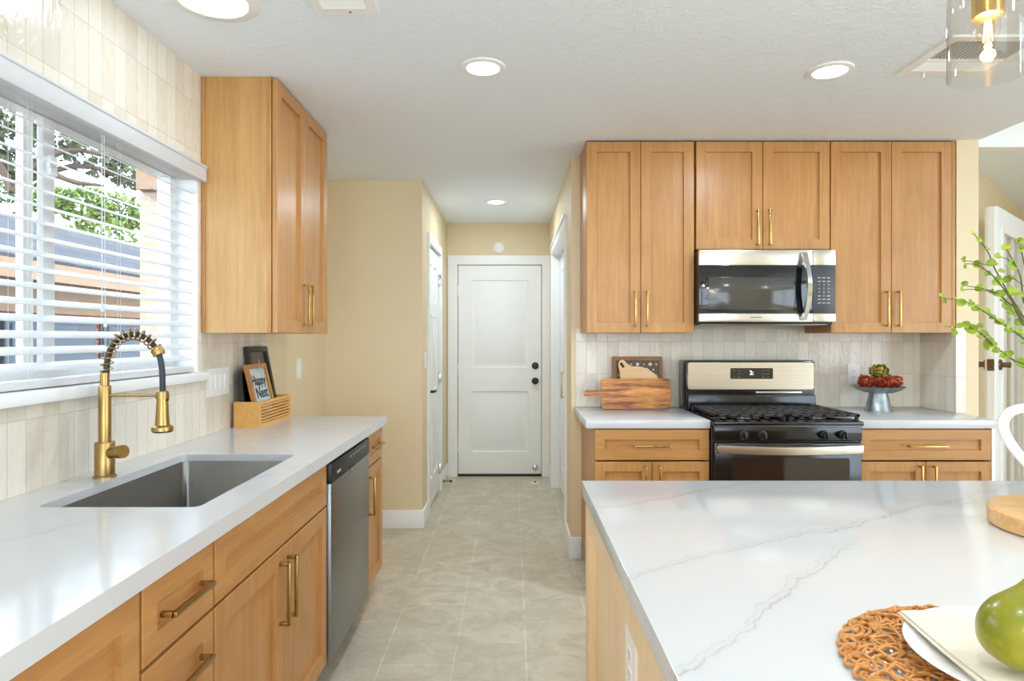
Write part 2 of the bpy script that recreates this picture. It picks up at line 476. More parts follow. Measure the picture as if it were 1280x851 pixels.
struct('wall_left', holed(B(), WL-0.15, WL-0.006, -4.2, 4.64, 0, CZ), 'paint_beige')
struct('wall_left_tile', holed(B(), WL-0.006, WL, -1.0, 3.475, 0.86, CZ), 'tile_side')
struct('wall_left_paint', B().box(WL-0.03, WL-0.004, 3.475, 4.55, 0, CZ), 'paint_beige')
struct('wall_passage', B().box(WL-0.1, HL, 4.52, 4.64, 0, CZ), 'paint_beige')
b = B()
b.box(HL-0.12, HL, 4.64, 4.84, 0, CZ); b.box(HL-0.12, HL, 5.62, 6.24, 0, CZ); b.box(HL-0.12, HL, 4.84, 5.62, 2.075, CZ)
b.box(HL-0.13, HL-0.10, 4.84, 5.62, 0, 2.075)
struct('wall_hall_left', b, 'paint_beige')
b = B()
b.box(-0.8, -0.54, 6.22, 6.34, 0, CZ); b.box(0.284, 0.9, 6.22, 6.34, 0, CZ); b.box(-0.54, 0.284, 6.22, 6.34, 2.05, CZ); b.box(-0.54, 0.284, 6.30, 6.34, 0, 2.05)
struct('wall_hall_end', b, 'paint_beige')
b = B()
b.box(HR, HR+0.12, 4.04, 4.30, 0, CZ); b.box(HR, HR+0.12, 5.73, 6.24, 0, CZ); b.box(HR, HR+0.12, 4.30, 5.73, 2.09, CZ)
struct('wall_hall_right', b, 'paint_beige')
struct('wall_closet', B().box(0.47, 1.1, 6.0, 6.1, 0, CZ).box(1.1, 1.2, 4.05, 6.1, 0, CZ), 'paint_beige')
struct('wall_back', B().box(HR, 2.62, WB, WB+0.12, 0, CZ), 'paint_beige')
struct('wall_back_tile', B().box(0.383, 2.49, WB-0.006, WB, 0.86, 1.40), 'tile_back')
struct('wall_stub', B().box(2.496, 2.62, 3.60, WB, 0, CZ), 'paint_beige')
struct('wall_stub_tile', B().box(2.489, 2.496, 3.60, WB-0.006, 0.86, 1.40).box(2.489, 2.545, 3.594, 3.60, 0.92, 1.40), ['tile_side'])
def slant(u, v, d):    # the wall running away at 45 degrees behind the kitchen's end
    return (2.62 + u*0.7071 + d*0.7071, 3.78 + u*0.7071 - d*0.7071, v)
b = B(); b.prism([(0, 0), (2.7, 0), (2.7, 2.7), (0, 2.7)], -0.12, 0, slant)
struct('wall_slant', b, 'paint_beige')
struct('wall_right', B().box(5.6, 5.72, -4.2, -3.1, 0, 2.9).box(5.6, 5.72, 1.3, 6.4, 0, 2.9).box(5.6, 5.72, -3.1, 1.3, 0, 0.3).box(5.6, 5.72, -3.1, 1.3, 2.5, 2.9).box(4.4, 5.7, 5.69, 5.8, 0, 2.9), 'paint_beige')
b = B(); b.box(-1.6, -1.1, -4.2, -4.08, 0, 2.9); b.box(2.2, 5.8, -4.2, -4.08, 0, 2.9); b.box(-1.1, 2.2, -4.2, -4.08, 2.35, 2.9)
struct('wall_rear', b, 'paint_beige')
b = B()
for x in (-1.1, 0.51, 2.12): b.box(x, x+0.08, -4.16, -4.1, 0, 2.35)
b.box(-1.1, 2.2, -4.155, -4.105, 2.27, 2.35); b.box(-1.1, 2.2, -4.155, -4.105, 0, 0.1)
struct('added_window_rear', b, 'paint_white')  # unseen rear window, added so sky light fills the room
b = B()
for y in (-3.1, -1.65, -0.2, 1.22): b.box(5.63, 5.69, y, y+0.08, 0.3, 2.5)
struct('added_window_right', b, 'paint_white')  # unseen side windows, added to brighten ceiling and room

# baseboards
BH = 0.13
def board(b, x0, x1, y0, y1):
    b.box(x0, x1, y0, y1, 0, BH, 0.004); return b
struct('baseboard_passage', board(B(), WL, HL+0.014, 4.505, 4.52), 'paint_white')
struct('baseboard_hall_left', board(board(B(), HL, HL+0.014, 4.52, 4.775), HL, HL+0.014, 5.69, 6.2), 'paint_white')
struct('baseboard_hall_right', board(board(B(), HR-0.014, HR, 3.9, 4.235), HR-0.014, HR, 5.80, 6.2), 'paint_white')
struct('baseboard_back', board(B(), HR-0.014, 0.42, WB-0.022, WB-0.008), 'paint_white')
struct('baseboard_slant', B().prism([(0, 0), (2.6, 0), (2.6, BH), (0, BH)], 0, 0.014, slant), 'paint_white')

# ------------------------------------------------------------------ window and blind
wn = sthing('window_1', (WL-0.1, 1.93, WZ0))
b = B()    # outer frame of a two-sash slider
XF0, XF1 = WL-0.145, WL-0.09
b.prism([(WY0, WZ0+0.03), (WY1, WZ0+0.03), (WY1, WZ1), (WY0, WZ1)], 0, XF1-XF0, FACE['+X'](XF0), holes=[[(WY0+0.045, WZ0+0.08), (WY0+0.045, WZ1-0.05), (WY1-0.045, WZ1-0.05), (WY1-0.045, WZ0+0.08)]])
part('frame', b, 'white_plastic', wn)
b = B()
b.box(XF0+0.005, XF0+0.028, 1.885, 1.925, WZ0+0.07, WZ1-0.04, 0.002); b.box(XF0+0.030, XF1-0.005, 1.935, 1.985, WZ0+0.07, WZ1-0.04, 0.002)
part('meeting_stile', b, 'white_plastic', wn)
la = part('latch', B().box(XF1-0.006, XF1+0.012, 1.945, 1.975, 1.84, 1.90, 0.004).box(XF1+0.008, XF1+0.02, 1.93, 1.955, 1.86, 1.875, 0.003), 'white_plastic', wn)
part('pane', B().box(XF0+0.014, XF0+0.018, WY0+0.04, 1.89, WZ0+0.07, WZ1-0.04), 'glass', wn)
part('pane', B().box(XF0+0.040, XF0+0.044, 1.98, WY1-0.04, WZ0+0.07, WZ1-0.04), 'glass', wn)
b = B()
b.box(XF1, WL+0.001, WY1-0.010, WY1+0.001, WZ0+0.03, WZ1); b.box(XF1, WL+0.001, WY0-0.001, WY0+0.010, WZ0+0.03, WZ1); b.box(XF1, WL+0.001, WY0+0.010, WY1-0.010, WZ1-0.010, WZ1+0.001)
part('jamb', b, 'paint_white', wn)
part('window_sill', B().box(XF1-0.002, WL+0.034, WY0-0.04, WY1+0.045, WZ0-0.001, WZ0+0.034, 0.005), 'paint_white', wn)

bl = thing('window_blind', (WL-0.035, 1.93, 1.20), 'white faux-wood slatted blind hanging open in the window over the sink', 'blind')
part('valance', B().box(WL-0.002, WL+0.034, WY0-0.03, WY1+0.012, 2.000, 2.068, 0.004).box(WL+0.030, WL+0.038, WY0-0.03, WY1+0.012, 2.056, 2.068, 0.003), 'blind_white', bl)
part('headrail', B().box(WL-0.065, WL-0.004, WY0+0.012, WY1-0.012, 2.004, 2.046, 0.003), 'blind_white', bl)
XB = WL-0.036
b = B(); tilt = R(23); z = 1.262
while z < 2.0:
    hx, hz = 0.025*math.cos(tilt), 0.025*math.sin(tilt)
    pr = []
    for k in range(7):           # slightly crowned slat section
        f = k/3-1; pr.append((XB + hx*f, z - hz*f + 0.0022*(1-f*f) + 0.0014))
    pr2 = [(x, zz-0.0028) for x, zz in reversed(pr)]
    sec = pr + pr2
    b.loft([[(x, y, zz) for x, zz in sec] for y in (WY0+0.014, WY1-0.014)])
    z += 0.0462
part('slats', b, 'blind_white', bl)
part('bottom_rail', B().box(XB-0.026, XB+0.026, WY0+0.014, WY1-0.014, 1.2025, 1.226, 0.004), 'blind_white', bl)
b = B()
for y in (1.32, 1.76, 2.16, 2.54):
    for dx, dy in ((-0.027, 0), (0.027, 0), (0.027, 0.016)): part('ladder_cord', B().tube([(XB+dx, y+dy, 1.21), (XB+dx, y+dy, 2.01)], 0.0005, 5), 'blind_white', bl)
b = B(); b.tube([(XB+0.04, 2.06, 1.45), (XB+0.038, 2.06, 2.0)], 0.0012, 6); b.tube([(XB+0.04, 2.075, 1.40), (XB+0.038, 2.072, 2.0)], 0.0012, 6)
b.lathe([(0.001, 0.03), (0.004, 0.02), (0.006, 0.0), (0.002, -0.002)], (XB+0.04, 2.06, 1.43), 10); b.lathe([(0.001, 0.03), (0.004, 0.02), (0.006, 0.0), (0.002, -0.002)], (XB+0.04, 2.075, 1.38), 10)
part('pull_cord', b, 'blind_white', bl)

# ------------------------------------------------------------------ cabinet helpers
def front(parent, name, face, plane, u0, u1, z0, z1, mat='maple', rail=0.057, rec=0.013, t=0.02):
    f = FACE[face](plane); e = 0.0018
    def rc(i, d): return [f(u0+i, z0+i, d), f(u1-i, z0+i, d), f(u1-i, z1-i, d), f(u0+i, z1-i, d)]
    b = B()
    b.loft([rc(0, -t), rc(0, -e), rc(e, 0), rc(rail, 0), rc(rail+0.0015, -rec)])
    return part(name, b, mat, parent, smooth=False)
def pull(parent, face, plane, u, z, L=0.19, vertical=True, mat='brass', w=0.011, so=0.034):
    f = FACE[face](plane); b = B()
    def bx(ua, ub, za, zb, da, db):
        p, q = f(ua, za, da), f(ub, zb, db)
        b.box(*(v for a, c in zip(p, q) for v in (min(a, c), max(a, c))), bev=0.0012)
    h = L/2
    if vertical:
        bx(u-w/2, u+w/2, z-h, z+h, so-w, so)
        for s in (-1, 1): bx(u-w/2, u+w/2, z+s*(h-w/2)-w/2, z+s*(h-w/2)+w/2, 0, so-w/2)
    else:
        bx(u-h, u+h, z-w/2, z+w/2, so-w, so)
        for s in (-1, 1): bx(u+s*(h-w/2)-w/2, u+s*(h-w/2)+w/2, z-w/2, z+w/2, 0, so-w/2)
    return part('handle', b, mat, parent)
def carcass(root, x0, x1, y0, y1, z0, z1, open_side, top=True, mat='maple'):
    th = 0.016; b = B()
    if open_side == '-Y':
        b.box(x0, x0+th, y0, y1, z0, z1); b.box(x1-th, x1, y0, y1, z0, z1); b.box(x0+th, x1-th, y1-th, y1, z0, z1)
        b.box(x0+th, x1-th, y0, y1-th, z0, z0+th)
        if top: b.box(x0+th, x1-th, y0, y1-th, z1-th, z1)
    else:
        b.box(x0, x1, y0, y0+th, z0, z1); b.box(x0, x1, y1-th, y1, z0, z1); b.box(x0, x0+th, y0+th, y1-th, z0, z1)
        b.box(x0+th, x1, y0+th, y1-th, z0, z0+th)
        if top: b.box(x0+th, x1, y0+th, y1-th, z1-th, z1)
    return part('carcass', b, mat, root, smooth=False)

# ------------------------------------------------------------------ left run of base cabinets (faces +X)
LX, LBK, LT = -0.70, WL+0.004, 0.879       # door face, back, carcass top
SPL = 0.712
def left_base(y0, y1, label, kind):
    r = thing('base_cabinet', (-1.0, (y0+y1)/2, 0), label, 'cabinet', 'base cabinets under the sink counter')
    carcass(r, LBK, LX-0.021, y0+0.001, y1-0.001, 0.115, LT, '+X', top=(kind != 'sink'), mat='maple_level')
    part('toe_kick', B().box(LX-0.09, LX-0.075, y0+0.001, y1-0.001, 0, 0.118), 'maple_level', r)
    g = 0.0035; a, c = y0+g, y1-g
    if kind == 'sink':
        front(r, 'false_front', '+X', LX, a, c, SPL+0.0042, 0.872, 'maple_level')
        mid = (a+c)/2
        for u0, u1, hu in ((a, mid-0.002, mid-0.032), (mid+0.002, c, mid+0.032)):
            d = front(r, 'door', '+X', LX, u0, u1, 0.122, SPL-0.0042)
            pull(d, '+X', LX, hu, 0.575)
    elif kind == 'drawers':
        d = front(r, 'drawer', '+X', LX, a, c, SPL+0.0042, 0.872, 'maple_level', rail=0.05)
        pull(d, '+X', LX, (a+c)/2, 0.795, 0.17, False)
        d = front(r, 'drawer', '+X', LX, a, c, 0.42, SPL-0.0042, 'maple_level', rail=0.05)
        pull(d, '+X', LX, (a+c)/2, 0.63, 0.17, False)
        d = front(r, 'drawer', '+X', LX, a, c, 0.122, 0.414, 'maple_level', rail=0.05)
        pull(d, '+X', LX, (a+c)/2, 0.335, 0.17, False)
    elif kind == 'wide':
        for z0, z1 in ((0.535, 0.872), (0.122, 0.529)):
            d = front(r, 'drawer', '+X', LX, a, c, z0, z1, 'maple_level'); pull(d, '+X', LX, (a+c)/2, z1-0.03, 0.19, False)
    else:
        d = front(r, 'drawer', '+X', LX, a, c, SPL+0.0042, 0.872, 'maple_level', rail=0.045)
        pull(d, '+X', LX, (a+c)/2, 0.80, 0.15, False)
        d = front(r, 'door', '+X', LX, a, c, 0.122, SPL-0.0042)
        pull(d, '+X', LX, a+0.035, 0.575)
    return r
left_base(0.29, 1.205, 'maple drawer cabinet nearest the camera, cut by the bottom left frame edge', 'wide')
left_base(1.207, 1.50, 'narrow maple drawer base with brass bar pull, just before the sink cabinet', 'drawers')
left_base(1.502, 2.41, 'wide maple sink base with false front and two doors with upright brass pulls', 'sink')
left_base(3.075, 3.435, 'slim maple base cabinet past the dishwasher, with small drawer over one door', 'door')

# dishwasher
dw = thing('dishwasher', (-1.0, 2.742, 0), 'stainless dishwasher with black control strip between maple base cabinets', 'dishwasher')
part('tub', B().box(LBK+0.02, LX-0.03, 2.418, 3.068, 0.10, 0.868), 'black_satin', dw)
dd = part('door', B().box(LX-0.029, LX+0.012, 2.424, 3.062, 0.115, 0.792, 0.004), 'steel_dark', dw)
cp = part('control_panel', B().box(LX-0.029, LX+0.014, 2.424, 3.062, 0.795, 0.868, 0.004), 'black_satin', dw)
f = FACE['+X'](LX+0.014); b = B()
for k in range(5): b.box(LX+0.0138, LX+0.0146, 2.50+0.011*k, 2.509+0.011*k, 0.815, 0.826-0.004*(k % 2))
b.box(LX+0.0138, LX+0.0146, 2.50, 2.553, 0.815, 0.8165)
part('brand_mark', b, 'print_grey', cp, smooth=False)
for k in range(6): part('button_mark', B().box(LX+0.0138, LX+0.0146, 2.70+0.05*k, 2.722+0.05*k, 0.842, 0.846), 'print_grey', cp, smooth=False)
b = B(); hp = [(-0.045 + 0.09*k/10, -0.024*math.sin(math.pi*k/10)) for k in range(11)]
b.prism([(2.742+u, 0.792+v) for u, v in hp], -0.002, 0.0012, FACE['+X'](LX+0.0125))
part('handle_recess_glint', b, 'brass_gold', dd, label='curved pocket handle below the control strip, reflection put into its colour')  # gold colour stands in for the warm reflection in the pocket
part('toe_panel', B().box(LX-0.085, LX-0.07, 2.42, 3.066, 0.0, 0.108), 'black_satin', dw)

# left countertop with sink cut-out
CT = 0.922
SX0, SX1, SY0, SY1 = -1.192, -0.785, 1.598, 2.318
ct = thing('countertop', (-1.0, 1.9, 0.882), 'long white quartz countertop with sink cut-out under the window', 'countertop')
b = B()
flat = lambda u, v, d: (u, v, d)
b.prism([(WL, 0.28), (-0.70, 0.28), (-0.70, 3.425), (WL, 3.425)], 0.8985, CT, flat, holes=[list(reversed(rrect(SX0, SX1, SY0, SY1, 0.022)))])
b.box(-0.70, -0.68, 0.28, 3.445, 0.882, CT); b.box(WL, -0.70, 3.425, 3.445, 0.882, CT)
part('slab', b, 'quartz_left', ct, smooth=True, angle=30)
sk = thing('sink', (-0.99, 1.958, 0.67), 'undermount stainless single-bowl sink set in the white counter', 'sink')
b = B(); L = []
for i, z, r in ((-0.02, 0.8983, 0.03), (-0.001, 0.8983, 0.022), (0.0, 0.896, 0.022), (0.002, 0.70, 0.022), (0.02, 0.682, 0.03), (0.05, 0.678, 0.03)):
    L.append([(u, v, z) for u, v in rrect(SX0+i, SX1-i, SY0+i, SY1-i, r)])
b.loft(L, cap0=False, cap1=True)
part('basin', b, 'sink_steel', sk, angle=50)
part('drain', B().lathe([(0.056, 0.0), (0.056, 0.003), (0.045, 0.004), (0.040, 0.001), (0.012, 0.001), (0.010, 0.006), (0.002, 0.007)], (-0.99, 1.958, 0.678), 32), 'chrome', sk)

# ------------------------------------------------------------------ faucet
FY, FX = 1.945, -1.240
px = FY/F
fz = lambda py: CH + (VY-py)*px
fxx = lambda p: (p-VX)*px
fc = thing('faucet', (FX, FY, CT), 'brass spring-neck pull-down kitchen faucet standing behind the sink', 'faucet')
part('base', B().lathe([(0.032, CT), (0.032, CT+0.005), (0.0275, CT+0.008), (0.0275, fz(553)), (0.026, fz(552))], (FX, FY, 0), 32), 'brass', fc)
part('column', B().lathe([(0.0175, fz(553)), (0.0175, fz(483)), (0.0165, fz(482)), (0.0128, fz(481.5)), (0.0128, fz(466)), (0.011, fz(465))], (FX, FY, 0), 28), 'brass', fc)
path = [(133, 466), (133.5, 455), (135, 445), (138, 436), (143, 428), (150, 422), (158, 418.5), (167, 417.5), (176, 419), (185, 424), (192, 431), (197.5, 439)]
pts = [Vector((fxx(a), FY, fz(c))) for a, c in path]
hose = pts + [Vector((fxx(a), FY, fz(c))) for a, c in ((201, 450), (203, 465), (203.3, 490))]
def resample(ps, n):
    L = [0]
    for a, c in zip(ps, ps[1:]): L.append(L[-1] + (c-a).length)
    out = []
    for i in range(n):
        t_ = L[-1]*i/(n-1); k = 0
        while k < len(L)-2 and L[k+1] < t_: k += 1
        u = (t_-L[k])/max(L[k+1]-L[k], 1e-9); out.append(ps[k].lerp(ps[k+1], u))
    return out
def smooth(ps, it=2):
    for _ in range(it):
        q = [ps[0]]
        for a, c in zip(ps, ps[1:]): q += [a.lerp(c, 0.25), a.lerp(c, 0.75)]
        q.append(ps[-1]); ps = q
    return ps
part('hose', B().tube(smooth(hose), 0.0085, 12), 'rubber_hose', fc)
turns, seg = 14, 18
rs = resample(smooth(pts), turns*seg+1); hel = []
for i, p in enumerate(rs):
    tg = (rs[min(i+1, len(rs)-1)] - rs[max(i-1, 0)]).normalized(); u = Vector((0, 1, 0)); v = tg.cross(u)
    a = 2*math.pi*i/seg; hel.append(p + (u*math.cos(a) + v*math.sin(a))*0.0165)
part('spring', B().tube(hel, 0.0023, 7), 'brass', fc)
cdir = (hose[12] - pts[-2]).normalized(); cc = pts[-1]
part('collar', B().tube([cc+cdir*d for d in (-0.013, -0.012, -0.002, -0.001, 0.012, 0.013)], [0.0145, 0.016, 0.016, 0.0185, 0.0175, 0.012], 24), 'brass', fc)
HX = fxx(203)
part('spray_head', B().lathe([(0.011, fz(488)), (0.0155, fz(489)), (0.0155, fz(501)), (0.0165, fz(503)), (0.0185, fz(520)), (0.0205, fz(531)), (0.029, fz(533)), (0.0305, fz(535)), (0.0305, fz(538)), (0.027, fz(540)), (0.012, fz(540))], (HX, FY, 0), 28), 'brass', fc)
part('button', B().box(HX+0.012, HX+0.018, FY-0.006, FY+0.006, fz(501), fz(491), 0.002), 'black_satin', fc)
part('support_arm', B().tube([(FX+0.01, FY, fz(494)), (HX-0.012, FY, fz(494))], 0.0046, 14).lathe([(0.0185, fz(498)), (0.0185, fz(490))], (HX, FY, 0), 24), 'brass', fc)
hp = Vector((FX+0.024, FY-0.008, fz(565)))
b = B(); b.tube([hp, hp+Vector((0.030, -0.012, 0.004)), hp+Vector((0.031, -0.0124, 0.004)), hp+Vector((0.050, -0.020, 0.007))], [0.017, 0.017, 0.0195, 0.0195], 24)
part('lever', b, 'brass', fc)

# ------------------------------------------------------------------ upper cabinet on the left wall
ux = -1.003
r = thing('wall_cabinet', (-1.16, 3.09, 1.366), 'tall maple wall cabinet hung on the tiled wall beside the window', 'cabinet', 'maple wall cabinets')
UY0, UY1, UZ0, UZ1 = 2.722, 3.462, 1.366, 2.4535
carcass(r, WL+0.002, ux-0.0255, UY0, UY1, UZ0, UZ1, '+X', mat='birch')
part('scribe_strip', B().box(WL+0.002, WL+0.018, UY0-0.006, UY0, UZ0, UZ1, 0.001).box(ux-0.042, ux-0.023, UY0-0.004, UY0, UZ0, UZ1, 0.001), 'maple', r)
mid = (UY0+UY1)/2
for u0, u1, hu in ((UY0+0.001, mid-0.0015, mid-0.03), (mid+0.0015, UY1-0.001, mid+0.03)):
    d = front(r, 'door', '+X', ux, u0, u1, UZ0+0.001, UZ1-0.006); pull(d, '+X', ux, hu, 1.50, 0.20, True, 'brass_gold', 0.0095, 0.034)

# ------------------------------------------------------------------ upper cabinets on the back wall (face -Y)
UYF = 3.59
def upper(x0, x1, z0, label, split, hz):
    r = thing('wall_cabinet', ((x0+x1)/2, 3.76, z0), label, 'cabinet', 'maple wall cabinets')
    carcass(r, x0, x1, UYF+0.021, WB-0.008, z0, 2.449, '-Y')
    for u0, u1, hu in ((x0+0.001, split-0.0015, split-0.033), (split+0.0015, x1-0.001, split+0.033)):
        d = front(r, 'door', '-Y', UYF, u0, u1, z0+0.001, 2.445)
        pull(d, '-Y', UYF, hu, hz, 0.198, True, 'brass_gold', 0.0095, 0.034)
    part('top_gap_shade', B().box(x0+0.004, x1-0.004, UYF+0.02, WB-0.01, 2.449, CZ-0.0005), 'dark_gap', r)  # dark strip stands in for the shade in the gap under the ceiling
    return r
zb = 1.372
upper(0.413, 1.018, zb, 'left maple wall cabinet with two narrow doors above the cutting boards', (801-VX)*UYF/F, 1.507)
upper(1.028, 1.779, 1.84, 'short maple wall cabinet with two doors directly above the microwave', (953.5-VX)*UYF/F, 1.962)
rr = upper(1.784, 2.464, zb, 'right maple wall cabinet with two doors above the dish of artichokes', (1114.5-VX)*UYF/F, 1.507)
part('filler_strip', B().box(2.466, 2.484, UYF+0.004, UYF+0.03, zb, 2.449, 0.001), 'maple', rr)

# ------------------------------------------------------------------ microwave
MY = 3.50; mx0, mx1, mz0, mz1 = 1.019, 1.766, 1.432, 1.826; ms = 1.6415
mw = thing('microwave', ((mx0+mx1)/2, 3.7, mz0), 'stainless over-range microwave with black glass door under the short cabinet', 'microwave')
part('housing', B().box(mx0+0.002, mx1-0.002, MY+0.03, WB-0.012, mz0-0.012, mz1, 0.003), 'black_satin', mw)
zt, zbm = P(0, 331.3, MY).z, P(0, 391.7, MY).z
dr = part('door', B().box(mx0, ms-0.0015, MY+0.002, MY+0.03, zbm, zt, 0.002), 'black_glass', mw)
part('window', B().box(P(886, 0, MY).x, P(992.3, 0, MY).x, MY, MY+0.003, P(0, 387, MY).z, P(0, 346.5, MY).z, 0.0008), 'mw_window', dr)
part('trim_strip', B().box(mx0, ms-0.0015, MY, MY+0.03, zt, mz1, 0.002), 'steel', dr)
lo = part('trim_strip', B().box(mx0, ms-0.0015, MY, MY+0.03, mz0, zbm, 0.002), 'steel', dr)
b = B(); x = 1.298
for wd in (0.006, 0.005, 0.003, 0.006, 0.003, 0.006, 0.005, 0.003, 0.005, 0.006):
    b.box(x, x+wd, MY-0.0006, MY+0.001, 1.4535, 1.460); x += wd+0.0016
b.box(1.298, x-0.0016, MY-0.0004, MY+0.001, 1.4535, 1.4545)
part('brand_mark', b, 'print_mid', mw, smooth=False)
cpn = part('control_panel', B().box(ms+0.0015, mx1, MY+0.002, MY+0.03, zbm, zt, 0.002), 'grey_plastic', mw)
for za, zc in ((zt, mz1), (mz0, zbm)): part('panel_trim', B().box(ms+0.0015, mx1, MY, MY+0.03, za, zc, 0.002), 'steel', mw)
b = B(); fm = FACE['-Y'](MY+0.002)
rows = [364.2, 368.5, 373, 377.3, 381.5]
keys = ['123', '456', '789']
for ri, ks in enumerate(keys):
    for ci, k in enumerate(ks): text_b(b, k, 0.016, fm, P(1024.3+ci*5.8, 0, MY).x, P(0, 356+ri*4.6, MY).z)
text_b(b, '0', 0.016, fm, P(1030.1, 0, MY).x, P(0, 369.8, MY).z)
for yy_ in (347, 351.5, 369.8, 374, 378.6):
    for ci in range(3):
        if yy_ == 369.8 and ci == 1: continue
        xx = P(1024.3+ci*5.8, 0, MY).x; zz = P(0, yy_, MY).z
        b.box(xx-0.0085, xx+0.0085, MY+0.0012, MY+0.0025, zz-0.002, zz+0.002)
part('keypad', b, 'print_grey', cpn, smooth=False)
b = B(); hx = []
for k in range(15):
    s_ = k/14; py_ = 316 + (400-316)*s_
    hx.append((P(1004.5, py_, MY).x + 0.012*math.sin(math.pi*s_), MY-0.012-0.038*math.sin(math.pi*s_), P(0, py_, MY).z))
L = []
for (x, y, z) in hx: L.append([(x-0.017, y+0.006, z), (x-0.012, y-0.005, z), (x+0.012, y-0.005, z), (x+0.017, y+0.006, z)])
b.loft(L)
b.box(hx[0][0]-0.015, hx[0][0]+0.015, hx[0][1]-0.002, MY+0.001, hx[0][2]-0.02, hx[0][2]+0.002, 0.002)
b.box(hx[-1][0]-0.015, hx[-1][0]+0.015, hx[-1][1]-0.002, MY+0.001, hx[-1][2]-0.002, hx[-1][2]+0.02, 0.002)
part('handle', b, 'chrome', dr)
part('underside_grille', B().box(mx0+0.02, mx1-0.02, MY+0.05, WB-0.05, mz0-0.017, mz0-0.011, 0.002), 'steel_dark', mw)

# ------------------------------------------------------------------ lower cabinets on the back wall
BYF = 3.285
def back_base(x0, x1, label):
    r = thing('base_cabinet', ((x0+x1)/2, 3.6, 0), label, 'cabinet', 'base cabinets either side of the range')
    carcass(r, x0, x1, BYF+0.021, WB-0.002, 0.115, LT, '-Y')
    part('toe_kick', B().box(x0+0.001, x1-0.001, BYF+0.075, BYF+0.09, 0, 0.118), 'maple_across', r)
    d = front(r, 'drawer', '-Y', BYF, x0+0.001, x1-0.001, SPL+0.0042, 0.872, 'maple_across', rail=0.05)
    pull(d, '-Y', BYF, (x0+x1)/2, 0.79, 0.195, False, 'brass_gold', 0.0095)
    m = (x0+x1)/2
    for u0, u1, hu in ((x0+0.001, m-0.0015, m-0.035), (m+0.0015, x1-0.001, m+0.035)):
        d = front(r, 'door', '-Y', BYF, u0, u1, 0.122, SPL-0.0042, rail=0.05); pull(d, '-Y', BYF, hu, 0.595, 0.19, True, 'brass_gold', 0.0095)
    return r
back_base(0.420, 1.010, 'maple base cabinet with one drawer over two doors, left of the range')
rb = back_base(1.783, 2.456, 'maple base cabinet with one drawer over two doors, right of the range')
part('end_panel', B().box(2.458, 2.472, BYF-0.002, 3.59, 0.0, 0.879), 'paint_white', rb, label='white end panel')
b = B(); b.box(0.374, 1.012, 3.28, WB-0.006, 0.880, CT, 0.002)
single('countertop', b, 'quartz_back', (0.69, 3.6, 0.88), 'short white quartz countertop holding the cutting boards, left of the range', 'countertop')
b = B(); b.box(1.779, 2.4885, 3.28, WB-0.006, 0.880, CT, 0.002)
single('countertop', b, 'quartz_back', (2.13, 3.6, 0.88), 'short white quartz countertop holding the artichoke dish, right of the range', 'countertop')

# ------------------------------------------------------------------ range
RX0, RX1, RY = 1.016, 1.775, 3.235
rg = thing('gas_range', ((RX0+RX1)/2, 3.55, 0), 'black and stainless freestanding gas range between the back counters', 'range')
part('body', B().box(RX0, RX1, RY+0.045, 3.895, 0.03, 0.905, 0.003), 'black_satin', rg)
b = B()
for x in (RX0+0.04, RX1-0.04):
    for y in (RY+0.09, 3.85): part('foot', B().lathe([(0.018, 0), (0.018, 0.032)], (x, y, 0), 14), 'black_satin', rg)
part('cooktop', B().box(RX0-0.001, RX1+0.001, RY-0.002, 3.80, 0.898, 0.921, 0.006).box(RX0+0.02, RX1-0.02, RY+0.03, 3.72, 0.920, 0.924, 0.002), 'black_enamel', rg)
bgd = part('backguard', B().box(RX0-0.004, RX1-0.002, 3.752, 3.90, 0.90, 1.212, 0.012), 'black_enamel', rg)
b = B(); b.prism(rrect(P(860, 0, 3.75).x, P(1017.3, 0, 3.75).x, P(0, 486.5, 3.75).z, P(0, 453, 3.75).z, 0.012), 0, 0.004, FACE['-Y'](3.7525))
part('backguard_panel', b, 'steel', bgd)
b = B(); b.prism(rrect(P(912.8, 0, 3.75).x, P(966, 0, 3.75).x, P(0, 473.5, 3.75).z, P(0, 460, 3.75).z, 0.004), 0, 0.002, FACE['-Y'](3.7487))
ds = part('clock_display', b, 'black_glass', bgd)
b = B(); fm = FACE['-Y'](3.7467)
for (a, c) in ((917.5, 462.7), (923.5, 462.7), (923.8, 467.5), (954, 462.9), (960, 462.9), (954, 467.3), (960, 467.3), (954, 471.3), (960, 471.5), (917.7, 471.4), (923.5, 471.4)):
    q = P(a, c, 3.7467); part('button_mark', B().box(q.x-0.006, q.x+0.006, 3.7457, 3.747, q.z-0.002, q.z+0.002), 'print_mid', ds, smooth=False)
part('clock_digits', text_b(B(), '2:', 0.034, fm, P(939.5, 0, 3.7467).x, P(0, 466, 3.7467).z, 0.001, bold=0.0008), 'display_digit', rg, smooth=False)
part('riser', B().box(RX0+0.004, RX1-0.008, 3.725, 3.755, 0.915, 1.012, 0.005), 'black_enamel', rg)
part('vent_slot', B().box(P(945, 0, 3.74).x, P(1003, 0, 3.74).x, 3.742, 3.754, 1.020, 1.030, 0.002), 'steel', bgd)
